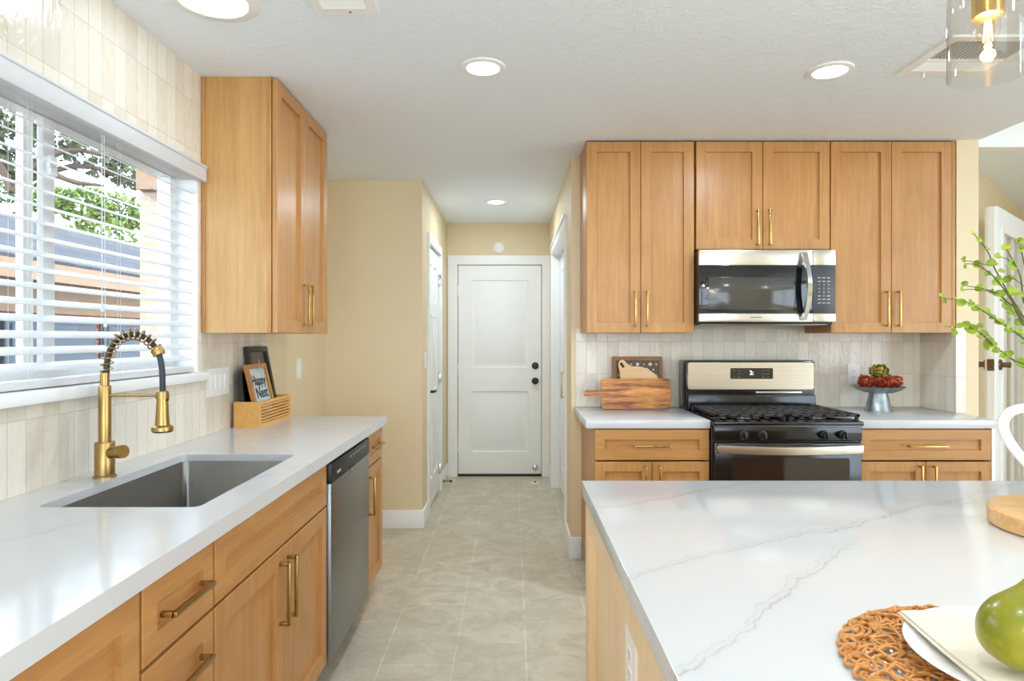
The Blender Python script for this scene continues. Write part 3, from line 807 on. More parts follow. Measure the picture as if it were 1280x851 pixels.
for x0, x1 in ((RX0+0.012, (RX0+RX1)/2-0.004), ((RX0+RX1)/2+0.004, RX1-0.012)):
    b = B(); y0, y1, zt_ = RY+0.012, 3.70, 0.957
    b.box(x0, x1, y0, y0+0.022, zt_-0.014, zt_, 0.003); b.box(x0, x1, y1-0.022, y1, zt_-0.014, zt_, 0.003)
    b.box(x0, x0+0.022, y0, y1, zt_-0.014, zt_, 0.003); b.box(x1-0.022, x1, y0, y1, zt_-0.014, zt_, 0.003)
    n = 6
    for k in range(1, n):
        xx = x0 + (x1-x0)*k/n; b.box(xx-0.011, xx+0.011, y0, y1, zt_-0.012, zt_-0.0005, 0.002)
    for k in range(1, 4):
        yy_ = y0 + (y1-y0)*k/4; b.box(x0, x1, yy_-0.03, yy_+0.03, zt_-0.012, zt_-0.0008, 0.002)
    for x in (x0+0.012, x1-0.012):
        for y in (y0+0.012, y1-0.012): b.lathe([(0.008, 0.9205), (0.011, zt_-0.012)], (x, y, 0), 10)
    part('grate', b, 'cast_iron', rg)
for x in (RX0+0.19, RX1-0.19):
    for y in (RY+0.13, RY+0.37):
        part('burner', B().lathe([(0.052, 0.9235), (0.050, 0.931), (0.036, 0.932), (0.034, 0.938), (0.030, 0.940), (0.002, 0.941)], (x, y, 0), 28), 'steel_dark', rg)
part('control_panel', B().box(RX0+0.004, RX1-0.004, RY+0.008, RY+0.05, 0.822, 0.896, 0.004), 'black_enamel', rg)
part('trim_line', B().box(RX0+0.004, RX1-0.004, RY+0.002, RY+0.02, 0.8955, 0.9005, 0.001), 'steel_dark', rg)
for pxk in (929.3, 953.2, 1031, 1054.7):
    q = P(pxk, 544, RY); x, z = q.x, q.z
    k = part('knob', B().lathe([(0.024, 0.008), (0.0245, 0.0), (0.023, -0.008), (0.019, -0.010), (0.017, -0.026), (0.002, -0.027)], (x, RY, z), 28, 'Y'), 'black_satin', rg)
    part('pointer', B().box(x-0.0045, x+0.0045, RY-0.034, RY-0.024, z-0.018, z+0.018, 0.002), 'black_enamel', k)
    part('grip_ring', B().tube([(x+0.0205*math.cos(a), RY-0.0095, z+0.0205*math.sin(a)) for a in [2*math.pi*i/24 for i in range(24)]], 0.0009, 5, closed=True), 'steel_dark', k)
od = part('oven_door', B().box(RX0+0.006, RX1-0.006, RY+0.006, RY+0.05, 0.215, 0.812, 0.006), 'black_enamel', rg)
b = B(); b.prism(rrect(P(915, 0, RY).x, P(1063, 0, RY).x, 0.36, 0.735, 0.012), -0.002, 0.001, FACE['-Y'](RY+0.006))
part('oven_window', b, 'oven_glass', od)
b = B(); L = []
for k in range(17):
    s_ = k/16; x = RX0+0.018 + (RX1-RX0-0.036)*s_; bow = math.sin(math.pi*s_)
    y = RY-0.026-0.022*bow; z = 0.786-0.006*bow; h = 0.0235
    L.append([(x, y+0.010, z-h), (x, y-0.004, z-h+0.004), (x, y-0.006, z), (x, y-0.004, z+h-0.004), (x, y+0.010, z+h)])
b.loft(L)
for x in (RX0+0.026, RX1-0.026): b.box(x-0.012, x+0.012, RY-0.02, RY+0.008, 0.77, 0.80, 0.003)
part('handle', b, 'steel', od)
part('drawer', B().box(RX0+0.006, RX1-0.006, RY+0.01, RY+0.05, 0.045, 0.205, 0.006).box(RX0+0.15, RX1-0.15, RY-0.002, RY+0.012, 0.178, 0.19, 0.003), 'black_enamel', rg)

# ------------------------------------------------------------------ cutting boards on the back counter
def leaning(yb, ang):   # plane leaning back from its foot on the counter: (u, height along board, thickness towards room)
    ca, sa = math.cos(ang), math.sin(ang)
    return lambda u, v, d: (u, yb + v*sa - d*ca, CT + 0.0005 + v*ca + d*sa + 0.0)
mp = leaning(3.875, R(5.5))
outer = rrect(P(765.5, 0, 3.89).x, P(828, 0, 3.89).x, 0, 0.308, 0.006)
cb = thing('carved_board', (0.76, 3.88, CT), 'rectangular carved wooden board with pearl diamonds, standing rearmost against the tile', 'board')
inn = rrect(P(770.5, 0, 3.89).x, P(823.5, 0, 3.89).x, 0.03, 0.285, 0.002)
part('frame', B().prism(outer, 0, 0.012, mp, holes=[list(reversed(inn))]), 'carved_wood', cb)
part('inlay_panel', B().prism(inn, 0.001, 0.007, mp), 'mosaic_dark', cb)
b = B(); cu_, cv = (inn[0][0]+inn[10][0])/2, 0.262
for i in range(-3, 4):
    for j in range(0, 6):
        du = i*0.038 + (0.019 if j % 2 else 0); dv = -j*0.034
        if abs(du) < 0.118:
            s_ = 0.013 if (i+j) % 2 == 0 else 0.007
            b.prism([(cu_+du-s_, cv+dv), (cu_+du, cv+dv-s_), (cu_+du+s_, cv+dv), (cu_+du, cv+dv+s_)], 0.006, 0.009, mp)
part('diamonds', b, 'pearl', cb)
b = B()
for i in range(-4, 5):
    for j in range(4):
        uu = cu_ + i*0.028; vv = 0.262 - j*0.06
        if abs(i*0.028) < 0.115: b.tube([Vector(mp(uu+0.011*math.cos(a), vv+0.011*math.sin(a), 0.008)) for a in [2*math.pi*k/12 for k in range(12)]], 0.0017, 5, closed=True)
part('carved_rings', b, 'carved_wood', cb)
mp2 = leaning(3.842, R(5.5))
k2 = 3.855/F
pd = [(773, 454), (775, 450.5), (778, 449.5), (781, 451), (784, 454.5), (790, 458), (797, 457.8), (805, 459.3), (812, 462.8), (818, 467), (822.5, 471.5), (826, 478), (827, 488), (824, 498), (816, 506), (804, 509.5), (792, 508.5), (782, 503), (777, 493), (775.5, 480), (775, 468), (773.5, 459)]
poly = [((x-VX)*k2, (509.6-y)*k2/0.995) for x, y in pd]
hole = [((x-VX)*k2, (509.6-y)*k2) for x, y in ((774.2, 454.6), (777, 452.2), (781.2, 458.2), (778.4, 460))]
single('paddle_board', B().prism(poly, 0, 0.012, mp2, holes=[hole]), 'beech', (0.76, 3.85, CT), 'pale round paddle board with slotted grip, leaning between the carved and dark boards', 'board', angle=40)
mp3 = leaning(3.81, R(5.5))
k3 = 3.80/F
o3 = []
body = [((x-VX)*k3, v) for x, v in ((751.7, 0), (838.3, 0), (838.3, 0.18), (751.7, 0.18))]
x0, x1 = body[0][0], body[1][0]; xh = (730-VX)*k3
o3 = rrect(x0, x1, 0.0, 0.178, 0.016)
# splice the grip into the left side
right = [p for p in o3 if p[0] > (x0+x1)/2]
top = [p for p in o3 if p[0] <= (x0+x1)/2 and p[1] > 0.09]; bot = [p for p in o3 if p[0] <= (x0+x1)/2 and p[1] <= 0.09]
upR = [p for p in right if p[1] > 0.09]; dnR = [p for p in right if p[1] <= 0.09]
grip = [(x0, 0.112), (x0-0.01, 0.110)] + [(xh+0.02 + 0.02*math.cos(R(a)), 0.090 + 0.02*math.sin(R(a))) for a in range(90, 271, 20)] + [(x0-0.01, 0.070), (x0, 0.068)]
poly = upR + top + grip + bot + dnR
hole = [(xh+0.021 + 0.006*math.cos(R(a)), 0.09 + 0.006*math.sin(R(a))) for a in range(0, 360, 30)]
single('cutting_board', B().prism(poly, 0, 0.019, mp3, holes=[hole]), 'acacia', (0.72, 3.8, CT), 'long dark striped acacia cutting board with grip to the left, foremost of the leaning boards', 'board', angle=40)

# ------------------------------------------------------------------ electrical plates
def plate(name, label, face, plane, u, z, w, h, kind, n=1, cat='outlet', mat='white_plastic'):
    f = FACE[face](plane); r = thing(name, f(u, z, 0), label, cat)
    part('cover_plate', B().prism(rrect(u-w/2, u+w/2, z-h/2, z+h/2, 0.004), 0, 0.005, f), mat, r)
    for i in range(n):
        uu = u + (i-(n-1)/2)*0.0455
        if kind == 'switch':
            b = B(); L = [[f(a, c, 0.005) for a, c in ((uu-0.0165, z-0.033), (uu+0.0165, z-0.033), (uu+0.0165, z+0.033), (uu-0.0165, z+0.033))],
                          [f(a, c, d) for a, c, d in ((uu-0.0155, z-0.032, 0.006), (uu+0.0155, z-0.032, 0.006), (uu+0.0155, z+0.032, 0.010), (uu-0.0155, z+0.032, 0.010))]]
            b.loft(L); part('rocker', b, 'paint_white', r)
        else:
            for dz in (-0.0195, 0.0195):
                s = part('socket', B().prism(rrect(uu-0.0165, uu+0.0165, z+dz-0.014, z+dz+0.014, 0.006), 0.004, 0.0065, f), 'paint_white', r)
                b = B()
                for du in (-0.006, 0.006): b.prism([(uu+du-0.001, z+dz-0.002), (uu+du+0.001, z+dz-0.002), (uu+du+0.001, z+dz+0.007), (uu+du-0.001, z+dz+0.007)], 0.006, 0.0068, f)
                b.prism(rrect(uu-0.002, uu+0.002, z+dz-0.009, z+dz-0.005, 0.0019), 0.006, 0.0068, f)
                part('slots', b, 'dark_gap', s)
    return r
plate('switch_plate', 'wide white switch plate on the tile between window and wooden crate', '+X', WL, 2.876, 1.148, 0.205, 0.122, 'switch', 4, 'switch')
plate('switch_plate', 'single white switch plate on the painted wall behind the left counter', '+X', WL-0.004, 3.975, 1.152, 0.075, 0.122, 'switch', 1, 'switch')
plate('wall_outlet', 'cream outlet on the back tile between the range and the artichoke dish', '-Y', WB-0.006, P(1066, 0, WB).x, P(0, 467.5, WB).z, 0.073, 0.118, 'outlet')
plate('switch_plate', 'small white switch on the hall wall left of the white side door', '+X', HL, 4.68, 1.18, 0.07, 0.118, 'switch', 1, 'switch')

# ------------------------------------------------------------------ cake stand with artichokes
KY, KX = 3.72, (1098-VX)*3.72/F
st = thing('cake_stand', (KX, KY, CT), 'grey galvanised pedestal dish piled with artichokes on the right counter', 'stand')
z0 = CT
part('pedestal', B().lathe([(0.073, z0), (0.073, z0+0.003), (0.070, z0+0.006), (0.050, z0+0.098), (0.049, z0+0.105)], (KX, KY, 0), 36), 'galvanised', st)
flute = lambda a, r, z: 1 + (0.018*math.cos(44*a) if r > 0.06 else 0)
part('dish', B().lathe([(0.045, z0+0.103), (0.075, z0+0.106), (0.110, z0+0.120), (0.136, z0+0.139), (0.139, z0+0.141), (0.137, z0+0.142), (0.110, z0+0.125), (0.075, z0+0.111), (0.02, z0+0.109)], (KX, KY, 0), 176, mod=flute), 'galvanised', st, angle=60)
def artichoke(c, r, mat, label, tiltv, seed):
    rnd = random.Random(seed); b = B(); c = Vector(c)
    q = Vector(tiltv).normalized().to_track_quat('Z', 'Y').to_matrix()
    b.lathe([(0.1*r, -0.8*r), (0.6*r, -0.6*r), (0.74*r, -0.1*r), (0.6*r, 0.4*r), (0.1*r, 0.7*r)], (0, 0, 0), 14)
    rings = [(-0.5, 5, 0.62, 78), (-0.15, 6, 0.74, 58), (0.15, 6, 0.66, 40), (0.42, 5, 0.46, 24), (0.6, 3, 0.20, 10)]
    for ri, (h, n, rad, lean) in enumerate(rings):
        for k in range(n):
            a = 2*math.pi*(k + 0.5*(ri % 2))/n + rnd.uniform(-.12, .12)
            L_, W_ = r*0.62, r*0.37; ln = R(lean + rnd.uniform(-7, 7))
            rd = Vector((math.cos(a), math.sin(a), 0)); tn = Vector((-math.sin(a), math.cos(a), 0))
            up = Vector((0, 0, 1))*math.cos(ln) + rd*math.sin(ln); nm = rd*math.cos(ln) - Vector((0, 0, 1))*math.sin(ln)
            base = rd*rad*r*0.86 + Vector((0, 0, h*r))
            prof = [(0, 0.55), (0.3, 1.0), (0.62, 0.85), (0.86, 0.42), (1.0, 0.06)]
            L1, L2 = [], []
            rows_ = []
            for (s, wv) in prof:
                curl = -0.16*s*s*r
                ctr = base + up*(s*L_) + nm*(0.12*r*math.sin(math.pi*min(1, s)) + curl)
                row = [ctr - tn*W_*wv - nm*0.12*r*wv, ctr, ctr + tn*W_*wv - nm*0.12*r*wv]
                rows_.append(row + [p - nm*0.05*r for p in reversed(row)])
            b.loft(rows_, m=1 if rnd.random() < 0.42 else 0)
    for v in b.bm.verts: v.co = q @ v.co + c
    return single('artichoke', b, mat, c, label, 'artichoke', 'artichokes on the pedestal dish', angle=50)
zz = CT+0.113
for (dx, dy, tl, lab) in ((-0.085, -0.03, (-.5, -.7, .5), 'red artichoke at the left edge of the pedestal dish'),
                          (-0.022, -0.068, (-.15, -1, .35), 'red artichoke at the front of the dish, just left of its middle'),
                          (0.043, -0.056, (.1, -1, .45), 'red artichoke at the front of the dish, just right of its middle'),
                          (0.092, -0.006, (.5, -.6, .6), 'red artichoke at the right edge of the pedestal dish'),
                          (0.040, 0.064, (.3, .6, 1), 'red artichoke at the back right of the dish, behind the green one'),
                          (-0.045, 0.062, (-.3, .6, 1), 'red artichoke at the back left of the dish, behind the green one')):
    artichoke((KX+dx, KY+dy, zz+0.039+0.14*math.hypot(dx, dy)), 0.0395, ('artichoke_red', 'artichoke_rust'), lab, tl, int(dx*1000)+200)
artichoke((KX+0.002, KY-0.005, zz+0.100), 0.055, ('artichoke_green', 'artichoke_olive'), 'large green artichoke crowning the pile of red ones', (-.25, -.8, .75), 5)

# ------------------------------------------------------------------ wooden crate with picture frames
bx0, bx1, by0, by1, bh = WL+0.020, -1.184, 2.992, 3.412, 0.122
bxr = thing('wooden_crate', (-1.245, 3.2, CT), 'honey pine crate with grooved side holding picture frames on the left counter', 'crate')
b = B(); th = 0.01
b.box(bx0, bx1-th-0.0002, by0, by0+th, CT, CT+bh); b.box(bx0, bx1-th-0.0002, by1-th, by1, CT, CT+bh); b.box(bx0, bx0+th, by0+th, by1-th, CT, CT+bh, 0.001)
b.box(bx0+th, bx1-th-0.0002, by0+th, by1-th, CT, CT+0.008)
part('box', b, 'box_pine', bxr, smooth=False)
b = B(); sm = FACE['+X'](bx1-th)
b.prism([(by0, CT), (by1, CT), (by1, CT+bh), (by0, CT+bh)], 0, th, sm, holes=[[(by0+0.018, CT+0.017), (by0+0.018, CT+0.107), (by1-0.018, CT+0.107), (by1-0.018, CT+0.017)]])
for k in range(6):
    zc = CT+0.0245+0.015*k; b.box(bx1-th+0.002, bx1-0.0012, by0+0.017, by1-0.017, zc-0.0046, zc+0.0046)
part('grooved_side', b, 'box_pine', bxr, smooth=False)
def pframe(name, label, xb, lean, y0, y1, z0, hgt, rail, mats, text=None):
    ang = math.atan(lean)
    mp = lambda u, v, d: (xb - v*math.sin(ang) + d*math.cos(ang), u, z0 + v*math.cos(ang) + d*math.sin(ang))
    r = thing(name, (xb, (y0+y1)/2, z0), label, 'picture frame')
    inn = [(y0+rail, rail), (y1-rail, rail), (y1-rail, hgt-rail), (y0+rail, hgt-rail)]
    part('moulding', B().prism([(y0, 0), (y1, 0), (y1, hgt), (y0, hgt)], 0, 0.018, mp, holes=[list(reversed(inn))]), mats[0], r, smooth=False)
    art = part('picture', B().prism(inn, 0.002, 0.008, mp), mats[1], r, smooth=False)
    return r, art, mp
r, art, mp = pframe('picture_frame', 'small oak frame with pale blue art in the wooden crate', -1.214, 0.24, 3.035, 3.275, CT+0.010, 0.288, 0.022, ('frame_oak', 'art_blue'))
b = B()
text_b(b, 'Happy', 0.066, mp, 3.155, 0.205, 0.0006, bold=0.0014); text_b(b, 'Nest', 0.072, mp, 3.165, 0.143, 0.0006, bold=0.0014)
for v in b.bm.verts: v.co += Vector((0.0085, 0, 0.002))
part('lettering', b, 'ink', art, smooth=False)
r, art, mp = pframe('picture_frame', 'tall charcoal frame with dark art at the back of the wooden crate', -1.252, 0.19, 3.14, 3.395, CT+0.010, 0.372, 0.026, ('black_frame', 'art_dark'))
b = B()
for (u, v, a) in ((3.275, 0.26, 0.05), (3.29, 0.24, 0.04), (3.345, 0.20, 0.028), (3.35, 0.15, 0.028)):
    b.prism([(u-0.006, v), (u, v-a), (u+0.006, v), (u, v+a)], 0.007, 0.009, mp)
part('petals', b, 'pearl', art)
pframe('picture_frame', 'dark glossy frame standing against the tile behind the oak frame', -1.272, 0.10, 3.012, 3.132, CT+0.010, 0.252, 0.010, ('black_frame', 'black_glass'))

# ------------------------------------------------------------------ hall doors
def six_panel(b, mapf, u0, u1, z0, z1, rows, cols, d=0.0, rail=0.11, up=0.006):
    for (a, c) in rows:
        for k in range(cols):
            w_ = (u1-u0-rail*(cols+1))/cols; ua = u0+rail+k*(w_+rail); ub = ua+w_
            rc = lambda i, dd: [mapf(ua+i, a+i, dd), mapf(ub-i, a+i, dd), mapf(ub-i, c-i, dd), mapf(ua+i, c-i, dd)]
            b.loft([rc(0, d), rc(0.012, d-up), rc(0.028, d-up), rc(0.042, d-0.0005)], cap0=False)
    return b
def panel_leaf(mapf, u0, u1, z0, z1, panels, t=0.035):
    """door slab whose face is cut by moulded panels"""
    b = B()
    b.prism([(u0, z0), (u1, z0), (u1, z1), (u0, z1)], -t, -0.0005 if not panels else 0, mapf, holes=[[(p[0], p[2]), (p[0], p[3]), (p[1], p[3]), (p[1], p[2])] for p in panels])
    for (ua, ub, a, c) in panels:
        rc = lambda i, dd: [mapf(ua+i, a+i, dd), mapf(ub-i, a+i, dd), mapf(ub-i, c-i, dd), mapf(ua+i, c-i, dd)]
        b.loft([rc(0, 0), rc(0.008, -0.011), rc(0.020, -0.012), rc(0.050, -0.003)], cap0=False)
    return b
DY = 6.225
d1 = sthing('door_1', (-0.13, DY, 0))
mp = FACE['-Y'](DY)
u0, u1 = P(573, 0, DY).x, P(676.5, 0, DY).x
leaf = part('door_leaf', panel_leaf(mp, u0, u1, 0.022, 2.055-0.008, [(P(589.5, 0, DY).x, P(660.5, 0, DY).x, 1.055, 1.905), (P(589.5, 0, DY).x, P(660.5, 0, DY).x, 0.235, 0.825)], 0.05), 'paint_white', d1)
kx = P(669, 0, DY).x
for z_, nm in ((1.073, 'deadbolt'), (0.925, 'door_knob')):
    pr = [(0.034, 0.002), (0.034, -0.006), (0.03, -0.010), (0.012, -0.012)]
    pr += [(0.012, -0.03), (0.026, -0.036), (0.029, -0.046), (0.024, -0.056), (0.004, -0.060)] if nm == 'door_knob' else [(0.011, -0.016), (0.003, -0.017)]
    bb = B().lathe(pr, (kx, DY, z_), 26, 'Y')
    if nm == 'deadbolt': bb.box(kx-0.004, kx+0.004, DY-0.03, DY-0.012, z_-0.014, z_+0.014, 0.002)
    part(nm, bb, 'black_satin', leaf)
part('bumper', B().lathe([(0.030, 0.002), (0.030, -0.004), (0.024, -0.008), (0.014, -0.009), (0.012, -0.020), (0.003, -0.021)], (kx, DY, 0.082), 24, 'Y'), 'chrome', leaf, label='round metal bumper at the foot of the door')
b = B()
for z_ in (1.80, 1.04, 0.28): b.tube([(u0-0.004, DY-0.006, z_-0.05), (u0-0.004, DY-0.006, z_+0.05)], 0.007, 8)
part('hinges', b, 'paint_white', leaf)
def arch(a, e0, e1, z, cw):   # door surround outline: two legs and a head
    return [(e0-cw, 0), (e0, 0), (e0, z), (e1, z), (e1, 0), (e1+cw, 0), (e1+cw, z+cw), (e0-cw, z+cw)]
b = B(); cw = 0.088; e0, e1, tz = u0-0.012, u1+0.012, 2.055
b.prism(arch(0, e0, e1, tz, cw), 0, 0.02, FACE['-Y'](6.2215))
b.box(e0-0.002, u0-0.006, 6.2225, 6.30, 0, tz, 0); b.box(u1+0.006, e1+0.002, 6.21, 6.30, 0, tz, 0); b.box(u0, u1, 6.2225, 6.30, tz-0.003, tz+0.002, 0)
part('casing', b, 'paint_white', d1)
part('threshold', B().box(u0-0.003, u1+0.003, DY-0.012, DY+0.06, 0.001, 0.021, 0.002), 'black_satin', d1, label='black sweep under the door')
# side door in the hall's left wall
d2 = sthing('door_2', (HL, 5.23, 0)); mp = FACE['+X'](HL-0.012)
ps = [(a, c, z0_, z1_) for a, c in ((4.95, 5.19), (5.27, 5.51)) for z0_, z1_ in ((0.22, 0.78), (0.92, 1.52), (1.63, 1.93))]
leaf = part('door_leaf', panel_leaf(mp, 4.855, 5.605, 0.015, 2.06, ps), 'paint_white', d2)
b = B(); b.lathe([(0.03, -0.001), (0.03, 0.008), (0.011, 0.011), (0.010, 0.05)], (HL-0.012, 4.925, 0.93), 20, 'X')
b.tube([(HL+0.036, 4.925, 0.93), (HL+0.040, 4.97, 0.932), (HL+0.038, 5.04, 0.93)], [0.010, 0.009, 0.007], 10)
part('lever_handle', b, 'black_satin', leaf)
b = B(); cw = 0.062
b.prism(arch(0, 4.845, 5.615, 2.07, cw), -0.02, 0.016, FACE['+X'](HL))
part('casing', b, 'paint_white', d2)
b = B()
for z_ in (1.85, 1.0, 0.2): b.box(HL-0.02, HL+0.012, 5.596, 5.612, z_-0.045, z_+0.045, 0.003)
part('hinges', b, 'chrome', leaf)
# folding closet door in the hall's right wall
d3 = sthing('door_3', (HR+0.06, 5.0, 0)); mp = FACE['-X'](HR+0.066)
for a, c in ((4.31, 5.012), (5.018, 5.715)):
    ps = [(a+0.11, c-0.11, 0.22, 0.80), (a+0.11, c-0.11, 0.95, 1.93)]
    lf = part('door_leaf', panel_leaf(mp, a, c, 0.012, 2.07, ps, 0.03), 'paint_white', d3)
    if a > 5: pull(lf, '-X', HR+0.066, 5.20, 0.96, 0.21, True, 'brass_gold', 0.011, 0.034)
b = B(); cw = 0.065
b.prism(arch(0, 4.304, 5.726, 2.086, cw), -0.02, 0.016, FACE['-X'](HR))
b.box(HR-0.026, HR-0.0165, 4.30-cw-0.01, 5.73+cw+0.01, 2.09+cw-0.012, 2.09+cw+0.010, 0.003)
b.box(HR+0.021, HR+0.12, 4.298, 4.304, 0, 2.083); b.box(HR+0.021, HR+0.12, 5.726, 5.731, 0, 2.083); b.box(HR+0.021, HR+0.12, 4.298, 5.731, 2.083, 2.091)
part('casing', b, 'paint_white', d3)

# small hall things
q = P(623.5, 309.5, 6.2)
sd = thing('smoke_detector', (q.x, 6.22, q.z), 'round white smoke detector on the wall above the hall door', 'smoke detector')
part('base', B().lathe([(0.056, 0.0), (0.056, -0.016), (0.050, -0.022), (0.046, -0.023), (0.044, -0.020)], (q.x, 6.2195, q.z), 36, 'Y'), 'white_plastic', sd)
part('cover', B().lathe([(0.042, -0.018), (0.040, -0.032), (0.030, -0.037), (0.008, -0.038), (0.007, -0.035), (0.002, -0.035)], (q.x, 6.2195, q.z), 36, 'Y'), 'paint_white', sd)
hx_, hy_ = (668.8-VX)*5.92/F, 5.92
hs = thing('door_stop', (hx_, hy_, 0), 'round white floor disc with metal centre in front of the hall door', 'door stop')
part('disc', B().lathe([(0.040, 0.0), (0.040, 0.004), (0.036, 0.008), (0.016, 0.009)], (hx_, hy_, 0), 28), 'white_plastic', hs)
part('hook', B().lathe([(0.013, 0.008), (0.013, 0.014), (0.006, 0.02), (0.002, 0.021)], (hx_, hy_, 0), 16), 'bronze', hs)
sp_ = thing('door_stop', (HL+0.014, 5.76, 0.05), 'dark bronze spring door stop on the hall baseboard beside the side door', 'door stop')
part('rod', B().lathe([(0.014, 0), (0.012, 0.008), (0.005, 0.010), (0.005, 0.060)], (HL+0.0135, 5.76, 0.055), 14, 'X'), 'bronze', sp_)
part('tip', B().lathe([(0.006, 0.058), (0.011, 0.060), (0.011, 0.076), (0.006, 0.080)], (HL+0.0135, 5.76, 0.055), 14, 'X'), 'black_satin', sp_)

# ------------------------------------------------------------------ glazed door standing by the slanted wall
d4 = sthing('door_4', (2.84, 3.80, 0))
def leafmap(u, v, d):     # u along the leaf away from its edge, d towards the room
    return (2.795 + u*0.741 + d*0.671, 3.79 + u*0.671 - d*0.741, v)
LH = 2.115
b = B(); wst = 0.115
inn = [(wst, 0.25), (0.86-wst, 0.25), (0.86-wst, LH-0.13), (wst, LH-0.13)]
b.prism([(0, 0.012), (0.86, 0.012), (0.86, LH), (0, LH)], 0.0, 0.062, leafmap, holes=[list(reversed(inn))])
b.prism([(-0.012, 0.012), (0.0, 0.012), (0.0, LH), (-0.012, LH)], 0.012, 0.05, leafmap)
leaf = part('door_leaf', b, 'paint_white', d4, smooth=False)
b = B()
o_, i_ = [(wst-0.012, 0.238), (0.86-wst+0.012, 0.238), (0.86-wst+0.012, LH-0.118), (wst-0.012, LH-0.118)], [(wst+0.014, 0.264), (0.86-wst-0.014, 0.264), (0.86-wst-0.014, LH-0.144), (wst+0.014, LH-0.144)]
b.prism(o_, 0.058, 0.070, leafmap, holes=[list(reversed(i_))])
for k in (1, 2): b.prism([(wst + k*0.21-0.006, 0.25), (wst + k*0.21+0.006, 0.25), (wst + k*0.21+0.006, LH-0.13), (wst + k*0.21-0.006, LH-0.13)], 0.03, 0.045, leafmap)
part('glazing_bead', b, 'white_plastic', leaf, smooth=False)
part('pane', B().prism(inn, 0.028, 0.032, leafmap), 'glass', leaf)
zk = 1.185
b = B(); b.prism(rrect(-0.012, 0.0, zk-0.001, zk+0.001, 0.0005), 0.01, 0.05, leafmap)
b = B()
c0 = Vector(leafmap(-0.0125, zk, 0.031))
def slab(u0, u1, v0, v1, d0, d1, bb): bb.prism([(u0, v0), (u1, v0), (u1, v1), (u0, v1)], d0, d1, leafmap)
slab(-0.016, -0.011, zk-0.034, zk+0.034, 0.014, 0.048, b); slab(-0.024, -0.012, zk-0.009, zk+0.009, 0.022, 0.040, b)
def cyl(u, v, d0, d1, r0, r1):
    b.tube([leafmap(u, v, d0), leafmap(u, v, d1)], [r0, r1], 18)
cyl(0.05, zk, 0.060, 0.072, 0.034, 0.030); cyl(0.05, zk, 0.070, 0.115, 0.014, 0.018)
cyl(0.05, zk, 0.002, -0.012, 0.034, 0.030); cyl(0.05, zk, -0.010, -0.055, 0.014, 0.020)
part('deadbolt', b, 'bronze', leaf)

# ------------------------------------------------------------------ island
IX0, IX1, IY0, IY1 = 0.204, 1.98, 0.42, 1.896
isl = thing('kitchen_island', (1.1, 1.16, 0), 'maple kitchen island with shaker end panel under the big white quartz top', 'island')
bx_ = 0.214
b = B(); b.box(bx_+0.022, 1.95, 0.62, 1.876, 0.0, 0.881)
part('body', b, 'maple', isl, smooth=False)
front(isl, 'end_panel', '-X', bx_, 0.60, 1.88, 0.0, 0.881, 'maple_window_lit', rail=0.075, rec=0.019, t=0.022)
part('back_panel', B().box(bx_+0.002, 1.952, 1.876, 1.881, 0, 0.881, 0.001), 'maple', isl)
b = B(); b.box(IX0, IX1, IY0, IY1, CT-0.04, CT, 0.0025)
single('island_countertop', b, 'quartz_island', (1.1, 1.16, 0.882), 'large white quartz island top with grey veins in the right foreground', 'countertop')
plate('wall_outlet', 'white outlet plate on the island end panel at the bottom of the frame', '-X', bx_+0.019, 1.245, 0.708, 0.10, 0.128, 'outlet')

# placemat, plate, napkin, pear
mcx, mcy, mr = 0.632, 0.785, 0.205
b = B(); rnd = random.Random(3)
for i in range(15):
    r0 = 0.075 + (mr-0.083)*i/14; n = int(18 + r0*150); fq = n//2; ph = rnd.uniform(0, 6.28); amp = 0.006 + 0.003*rnd.random()
    N = fq*6; pts = []
    for k in range(N):
        a = 2*math.pi*k/N
        pts.append((mcx + (r0+amp*math.sin(fq*a+ph))*math.cos(a), mcy + (r0+amp*math.sin(fq*a+ph))*math.sin(a), CT+0.0062+0.0026*math.cos(fq*a+ph*2+i*math.pi)))
    b.tube(pts, 0.0027, 5, closed=True)
for k in range(64):                       # slanting strands woven through the rings
    a0 = 2*math.pi*k/64; sg = 1 if k % 2 else -1; pts = []
    for j in range(14):
        s = j/13; rr_ = 0.07 + (mr-0.074)*s; a = a0 + sg*0.55*s
        pts.append((mcx+rr_*math.cos(a), mcy+rr_*math.sin(a), CT+0.0075+0.0028*math.sin(j*2.2+k)))
    b.tube(pts, 0.0026, 5)
for k in range(44):                       # looped rim
    a0 = 2*math.pi*k/44; pts = []
    for j in range(9):
        s = j/8; a = a0 + 0.2*s; rr_ = mr-0.018 + 0.021*math.sin(math.pi*s)
        pts.append((mcx+rr_*math.cos(a), mcy+rr_*math.sin(a), CT+0.007+0.003*math.cos(math.pi*2*s)))
    b.tube(pts, 0.0029, 6)
single('placemat', b, 'rattan', (mcx, mcy, CT), 'round open-weave rattan placemat under the white plate on the island', 'placemat')
pcx, pcy = 0.648, 0.785
zp = CT+0.0125
single('dinner_plate', B().lathe([(0.05, zp), (0.085, zp), (0.090, zp+0.004), (0.140, zp+0.015), (0.146, zp+0.0185), (0.145, zp+0.0205), (0.138, zp+0.019), (0.092, zp+0.0085), (0.085, zp+0.0065), (0.02, zp+0.006)], (pcx, pcy, 0), 72), 'white_ceramic', (pcx, pcy, zp), 'white dinner plate on the rattan placemat at the bottom right', 'plate', angle=50)
np_ = thing('napkin', (0.65, 0.77, zp+0.02), 'folded cream cloth napkin lying across the white plate', 'napkin')
